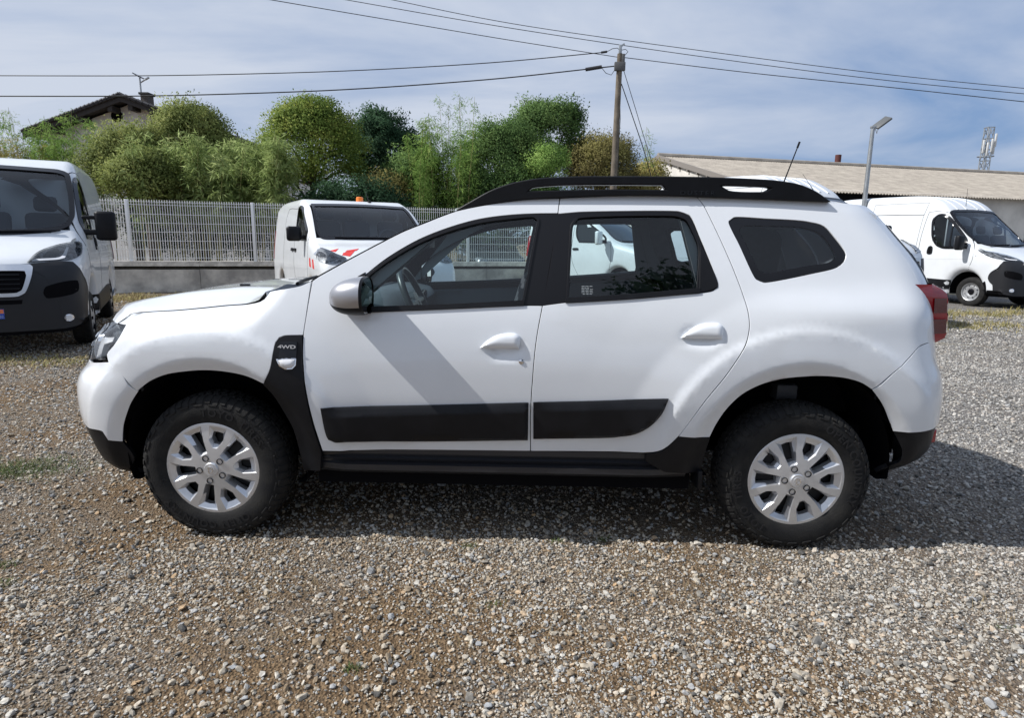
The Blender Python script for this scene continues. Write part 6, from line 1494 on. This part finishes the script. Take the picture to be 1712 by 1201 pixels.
# solar street lamp behind the house
LY = 34.0
p0 = at(237, 165, LY); p1 = at(233, 130, LY); lampo = tag(empty('solar_lamp', (p0[0], LY, 0)), 'thin pole with solar panel and arm behind the house roof', 'street lamp')
mb = MB(); mb.tube([(0, 0, 0), (p1[0] - p0[0] + 0.02, 0, p1[2])], [0.06, 0.045], 8); mb.obj('pole', STEEL, lampo)
q = at(232, 127, LY); MB().box((q[0] - p0[0], 0, q[2]), (0.42, 0.6, 0.05), Matrix.Rotation(rad(30), 3, 'Y')).obj('solar_panel', GLOSSBLK, lampo)
a = at(235, 138, LY); b = at(246, 131, LY); mb = MB(); mb.tube([(a[0] - p0[0], 0, a[2]), (b[0] - p0[0], 0, b[2])], 0.035, 6); mb.box((b[0] - p0[0], 0, b[2]), (0.25, 0.12, 0.06), Matrix.Rotation(rad(-30), 3, 'Y')); mb.obj('lamp_arm', STEEL, lampo)

# ------------------------------------------------------------------ long building at the right
bx = Vector((0.955, 0.27, 0)).normalized(); by_ = Vector((-0.27, 0.955, 0)).normalized()
rl_ = at(1100, 261, CP[1] + 33.7); RID = Vector((rl_[0], rl_[1], 0)); ZR = rl_[2]; HALF = 8.6; ZE = 3.55; LB = 26.0
bl_ = tag(empty('long_building', (RID.x, RID.y, 0), math.atan2(bx.y, bx.x)), 'long low cream building with a tan corrugated roof at right', 'building')
CREAM = mat('cream_wall', (0.72, 0.69, 0.63), 0.9, noise=0.25, nscale=0.9); ROOFT = mat('tan_roof', (0.36, 0.325, 0.275), 0.95, nscale=2.2, col2=(0.235, 0.21, 0.18), n2=(0.35, 0.68))
mb = MB(); slab(mb, np.array([(-HALF + 0.4, 0), (HALF - 0.4, 0), (HALF - 0.4, ZE), (0, ZR - 0.2), (-HALF + 0.4, ZE)]), [], 0, 1, to3=lambda p, y: (0.10 + y * (LB - 0.2), p[0], p[1])); mb.obj('wall', CREAM, bl_, 0)
rf2 = empty('roof', parent=bl_)
for sg in (-1, 1):
    rows = []; nc = 170
    for i in range(nc * 2 + 1):
        x = LB * i / (nc * 2); dz = 0.028 * (1 if i % 2 else -1)
        rows.append([(x, sg * HALF * f, ZR - (ZR - ZE + 0.12) * f + dz) for f in (0.0, 0.5, 1.0)])
    mb = MB().grid(rows, sg > 0); mb.obj('roof_slope', ROOFT, rf2, 0)
MB().tube([(0, 0, ZR + 0.03), (LB, 0, ZR + 0.03)], 0.14, 8).obj('ridge_cap', ROOFT, rf2)
for sg in (-1, 1):
    mb = MB(); V = [(-0.03, 0, ZR + 0.06), (-0.03, sg * HALF, ZE - 0.02), (-0.03, sg * HALF, ZE - 0.24), (-0.03, 0, ZR - 0.18)]; V += [(x + 0.08, y, z) for x, y, z in V]; mb.add(V, [(0, 1, 2, 3), (7, 6, 5, 4), (0, 4, 5, 1), (1, 5, 6, 2), (2, 6, 7, 3), (3, 7, 4, 0)]); mb.obj('barge_board', mat('grey_board', (0.22, 0.20, 0.18), 0.9), rf2, 0)
for k in range(10):
    MB().box((0.05, -HALF * (k + 0.5) / 10, ZR - (ZR - ZE) * (k + 0.5) / 10 - 0.27), (0.14, 0.10, 0.10)).obj('purlin', mat('grey_board', (0.22, 0.20, 0.18), 0.9), bl_)
MB().box((LB * 0.15, -HALF + 0.30, 2.4), (LB * 0.26, 0.3, 2.0)).obj('open_bay', DARK, bl_)
MB().box((LB * 0.92, -HALF + 0.36, 1.9), (1.6, 0.12, 1.0)).obj('window', GLOSSBLK, bl_)
mb = MB(); mb.tube([(16.9, -HALF + 0.2, 3.35), (16.9, -HALF + 0.25, 2.9), (16.5, -HALF + 0.3, 2.4), (16.5, -HALF + 0.32, 0)], 0.07, 8); mb.obj('down_pipe', STEEL, bl_)
c = at(1416, 268, CP[1] + 36.5); st_ = bl_.matrix_world
lp = Matrix.Rotation(-math.atan2(bx.y, bx.x), 4, 'Z') @ (Vector((c[0], c[1], 0)) - RID)
MB().tube([(lp.x, 0.4, ZR - 0.3), (lp.x, 0.4, ZR + 0.62)], 0.16, 12).obj('flue', mat('rust_red', (0.10, 0.03, 0.025), 0.8), rf2)

# ------------------------------------------------------------------ utility pole and wires
PY = 17.6
top = at(1037, 84, PY); bot_ = at(1026, 300, PY)
pole = tag(empty('utility_pole', (bot_[0], PY, 0)), 'weathered wooden utility pole with overhead wires, right of centre', 'utility pole')
WOOD = mat('weathered_wood', (0.20, 0.165, 0.125), 0.9, noise=0.4, nscale=3.0, bump=0.4, bscale=25)
dx = (top[0] - bot_[0]) / (top[2] - bot_[2]); zt = top[2]
def pp(z): return (dx * (z - bot_[2]), 0, z)
mb = MB(); mb.tube([pp(-0.05), pp(zt * 0.5), pp(zt - 0.1)], [0.125, 0.105, 0.085], 14); mb.obj('shaft', WOOD, pole)
mb = MB(); z = zt; mb.box((pp(z)[0], 0, z - 0.05), (0.09, 0.10, 0.42), bev=0.01); mb.box((pp(z)[0] + 0.05, 0, z + 0.14), (0.18, 0.05, 0.05), Matrix.Rotation(rad(-35), 3, 'Y')); mb.obj('top_bracket', STEEL, pole)
mb = MB(); z1 = at(1034, 112, PY)[2]; mb.box((pp(z1)[0], -0.08, z1), (0.34, 0.12, 0.26), bev=0.02); mb.box((pp(z1)[0] + 0.10, -0.05, z1 + 0.20), (0.10, 0.08, 0.35), bev=0.01); mb.obj('junction_bracket', mat('dark_fitting', (0.10, 0.10, 0.10), 0.6), pole)
CAB = mat('cable_black', (0.02, 0.02, 0.022), 0.6)
def cable(label, pxs, Y0, Y1, r=0.010, sag=True):
    pts = [at(px, py, Y0 + (Y1 - Y0) * k / (len(pxs) - 1)) for k, (px, py) in enumerate(pxs)]
    c = [np.array([at(px, py, Y0 + (Y1 - Y0) * k / (len(pxs) - 1)) for k, (px, py) in enumerate(pxs)])][0]
    n = len(c); t = np.linspace(0, n - 1, 40); P = [tuple(pchip(np.arange(n), c[:, j])(t)) for j in range(3)]
    o = MB().tube(list(zip(*P)), r, 6).obj('overhead_wire', CAB, None, 60); tag(o, label, 'wire', 'overhead wires'); return o
cable('upper left wire ending in a black clamp at the pole', [(-60, 126), (200, 126.5), (500, 121), (800, 106), (1012, 87)], PY, PY, 0.014)
cable('lower left cable ending in a black sleeve below the pole top', [(-60, 160.5), (200, 160.5), (500, 153), (800, 134), (1030, 110)], PY, PY, 0.018)
cable('lowest right wire reaching the pole top from the upper left', [(440, -3), (640, 31), (860, 68), (1031, 95)], PY - 3.0, PY, 0.010)
cable('lowest wire running right from the pole to the picture edge', [(1045, 96), (1250, 121), (1500, 147), (1760, 175)], PY, PY - 2.0, 0.011)
cable('middle wire crossing the sky above the pole', [(560, -4), (850, 46), (1200, 98), (1500, 136), (1760, 161)], PY + 2, PY + 2, 0.011)
cable('topmost wire crossing the sky at upper right', [(640, -4), (850, 38), (1200, 88), (1500, 126), (1760, 152)], PY + 3, PY + 3, 0.011)
cable('dark stay wire slanting down right of the pole', [(1039, 140), (1056, 190), (1076, 250), (1090, 300)], PY, PY + 1, 0.014)
cable('thin grey stay wire right of the dark one', [(1042, 115), (1062, 180), (1080, 240), (1100, 300)], PY, PY + 1.5, 0.010)
def fit(a, b, r, name): MB().tube([tuple(np.array(at(*a, PY)) - np.array([bot_[0], PY, 0])), tuple(np.array(at(*b, PY)) - np.array([bot_[0], PY, 0]))], r, 8).obj(name, CAB, pole)
fit((1005, 87.5), (1015, 86), 0.035, 'wire_clamp'); fit((979, 116), (1006, 111.5), 0.055, 'cable_sleeve')
def loop(pts, name='jumper_loop'):
    c = [tuple(np.array(at(px, py, PY)) - np.array([bot_[0], PY, 0])) for px, py in pts]; MB().tube(c, 0.010, 5).obj(name, CAB, pole)
loop([(1015, 86), (1024, 81), (1032, 80), (1037, 84)]); loop([(1006, 113), (1013, 122), (1022, 125), (1028, 116)]); loop([(1036, 84), (1046, 82), (1050, 86), (1044, 93), (1030, 95)])
c = at(1036, 160, PY); loop([(1036, 130), (1037, 200), (1034, 250), (1033, 300)], 'down_lead')

# ------------------------------------------------------------------ flood light mast, radio mast
LY = 14.5
p1 = at(1459.5, 213, LY); p0 = at(1446, 330, LY)
mast = tag(empty('floodlight_mast', (p1[0], LY, 0)), 'grey lamp post with tilted LED floodlight above the right van', 'lamp post')
MB().tube([(0, 0, 0), (0, 0, p1[2])], [0.075, 0.05], 14).obj('post', STEEL, mast)
R = Matrix.Rotation(rad(-38), 3, 'Y') @ Matrix.Rotation(rad(24), 3, 'X'); hc = np.array(at(1474.5, 205, LY)) - np.array([p1[0], LY, 0])
hd = MB().box(tuple(hc), (0.44, 0.26, 0.055), R, bev=0.015).obj('lamp_head', mat('lamp_grey', (0.10, 0.105, 0.105), 0.5), mast)
nn = R @ Vector((0, 0, -1)); MB().box(tuple(Vector(hc) + nn * 0.032 + (R @ Vector((0.05, 0, 0)))), (0.28, 0.22, 0.008), R).obj('led_window', mat('led_pane', (0.55, 0.56, 0.52), 0.3), hd)
mb = MB(); mb.box((0.03, 0, p1[2] + 0.01), (0.18, 0.10, 0.06), bev=0.015); mb.tube([(0.03, -0.05, p1[2] - 0.02), (0.09, -0.06, p1[2] - 0.16), (0.12, -0.05, p1[2] - 0.02)], 0.012, 6); mb.obj('lamp_bracket', STEEL, mast)
TY = 75.0
t0 = at(1643, 292, TY); t1 = at(1650, 213, TY); tw = tag(empty('radio_mast', (t0[0], TY, 0)), 'lattice radio mast with white antenna panels far behind the roof', 'radio mast')
H_ = t1[2]; w_ = 0.42; mb = MB()
for a, b in ((-1, -1), (1, -1), (1, 1), (-1, 1)): mb.tube([(a * w_, b * w_, 0), (a * w_ * 0.8, b * w_ * 0.8, H_)], 0.07, 5)
for k in range(12):
    z0 = H_ * k / 12; z1 = H_ * (k + 1) / 12
    for a, b, c, d in ((-1, -1, 1, -1), (1, -1, 1, 1), (1, 1, -1, 1), (-1, 1, -1, -1)): mb.tube([(a * w_ * 0.9, b * w_ * 0.9, z0), (c * w_ * 0.9, d * w_ * 0.9, z1)], 0.045, 4); mb.tube([(a * w_ * 0.9, b * w_ * 0.9, z1), (c * w_ * 0.9, d * w_ * 0.9, z1)], 0.045, 4)
mb.obj('lattice', STEEL, tw)
for k, (x, y, z) in enumerate(((-0.65, -0.4, -1.6), (0.1, -0.7, -1.5), (0.6, -0.3, -1.7), (-0.3, -0.6, -1.9), (0.5, -0.6, -0.9))):
    MB().box((x, y, H_ + z + (-0.6)), (0.22, 0.16, 1.5), bev=0.04).obj('antenna_panel', mat('antenna_white', (0.6, 0.6, 0.58), 0.5), tw)
MB().lathe([(0.85, 0), (0.85, 0.08), (0.75, 0.08)], 20, 'z', (0, 0, H_ - 3.3)).obj('platform', STEEL, tw)

# ------------------------------------------------------------------ dark car beyond the fence
DKP = mat('dark_car_paint', (0.03, 0.035, 0.04), 0.3, coat=1.0)
VK = Van('parked_car', 'dark car parked beyond the mesh fence, seen through the front door window', (-0.55, 16.3), np.array([0.25, -0.97]), 'cars'); VK.root['category'] = 'car'; del VK.root['group']
def car_prof():
    a = 0.36; z0 = 0.22; zc = 0.32
    def arch(x): return [(x + a, z0, 1)] + [(x + a * math.cos(t), zc + a * math.sin(t)) for t in np.linspace(0.05, math.pi - 0.05, 9)] + [(x - a, z0, 1)]
    return [(0, 0.25, 1), (0.02, 0.45), (-0.03, 0.65), (-0.15, 0.78), (-0.9, 0.92), (-1.15, 0.98), (-1.75, 1.36), (-2.1, 1.45), (-2.9, 1.46), (-3.6, 1.36), (-4.0, 0.98), (-4.15, 0.70), (-4.15, 0.30, 1)] + arch(-3.3)[::-1] + arch(-0.8)[::-1]
VK.body(car_prof(), 1.76, [(-0.8, 0.32, 0.36), (-3.3, 0.32, 0.36)], r=0.14, tumble=0.28, belt=0.85, bow=0.25, mats=(DKP, DARK))
VK.panel('windscreen', 'front', mir([(0, 1.02), (0.62, 1.03), (0.55, 1.34), (0, 1.38)]), VDARKG, off=0.006, step=0.1)
for sy in (-1, 1):
    headlamp(VK, 'front', [(sy * p[0], p[1]) for p in [(0.45, 0.66), (0.78, 0.70), (0.80, 0.80), (0.72, 0.82), (0.48, 0.74)]], [])
    for x in (-0.8, -3.3): van_wheel(VK, x, sy * 0.76, 0.31, 'cover', 0.2)
VK.panel('number_plate', 'front', [(-0.26, 0.42, 1), (0.26, 0.42, 1), (0.26, 0.53, 1), (-0.26, 0.53, 1)], mat('plate_white', (0.75, 0.75, 0.72), 0.5), off=0.02, step=0)
VK.panel('grille', 'front', mir([(0, 0.57, 1), (0.38, 0.58, 1), (0.42, 0.70, 1), (0, 0.71, 1)]), GLOSSBLK, off=0.010, step=0)

# tall tree behind the viewer, mirrored in the rear door glass
blob_tree('leafy_tree', 'tall dark tree mirrored in the rear door window', 6.6, -13.5, 6.0, 5.2, 4.2, G_DARK, n_cl=330, n_each=260, size=0.20, aspect=0.55, trunk=0.25, seed=51, spread=0.36, lumps=0.08)
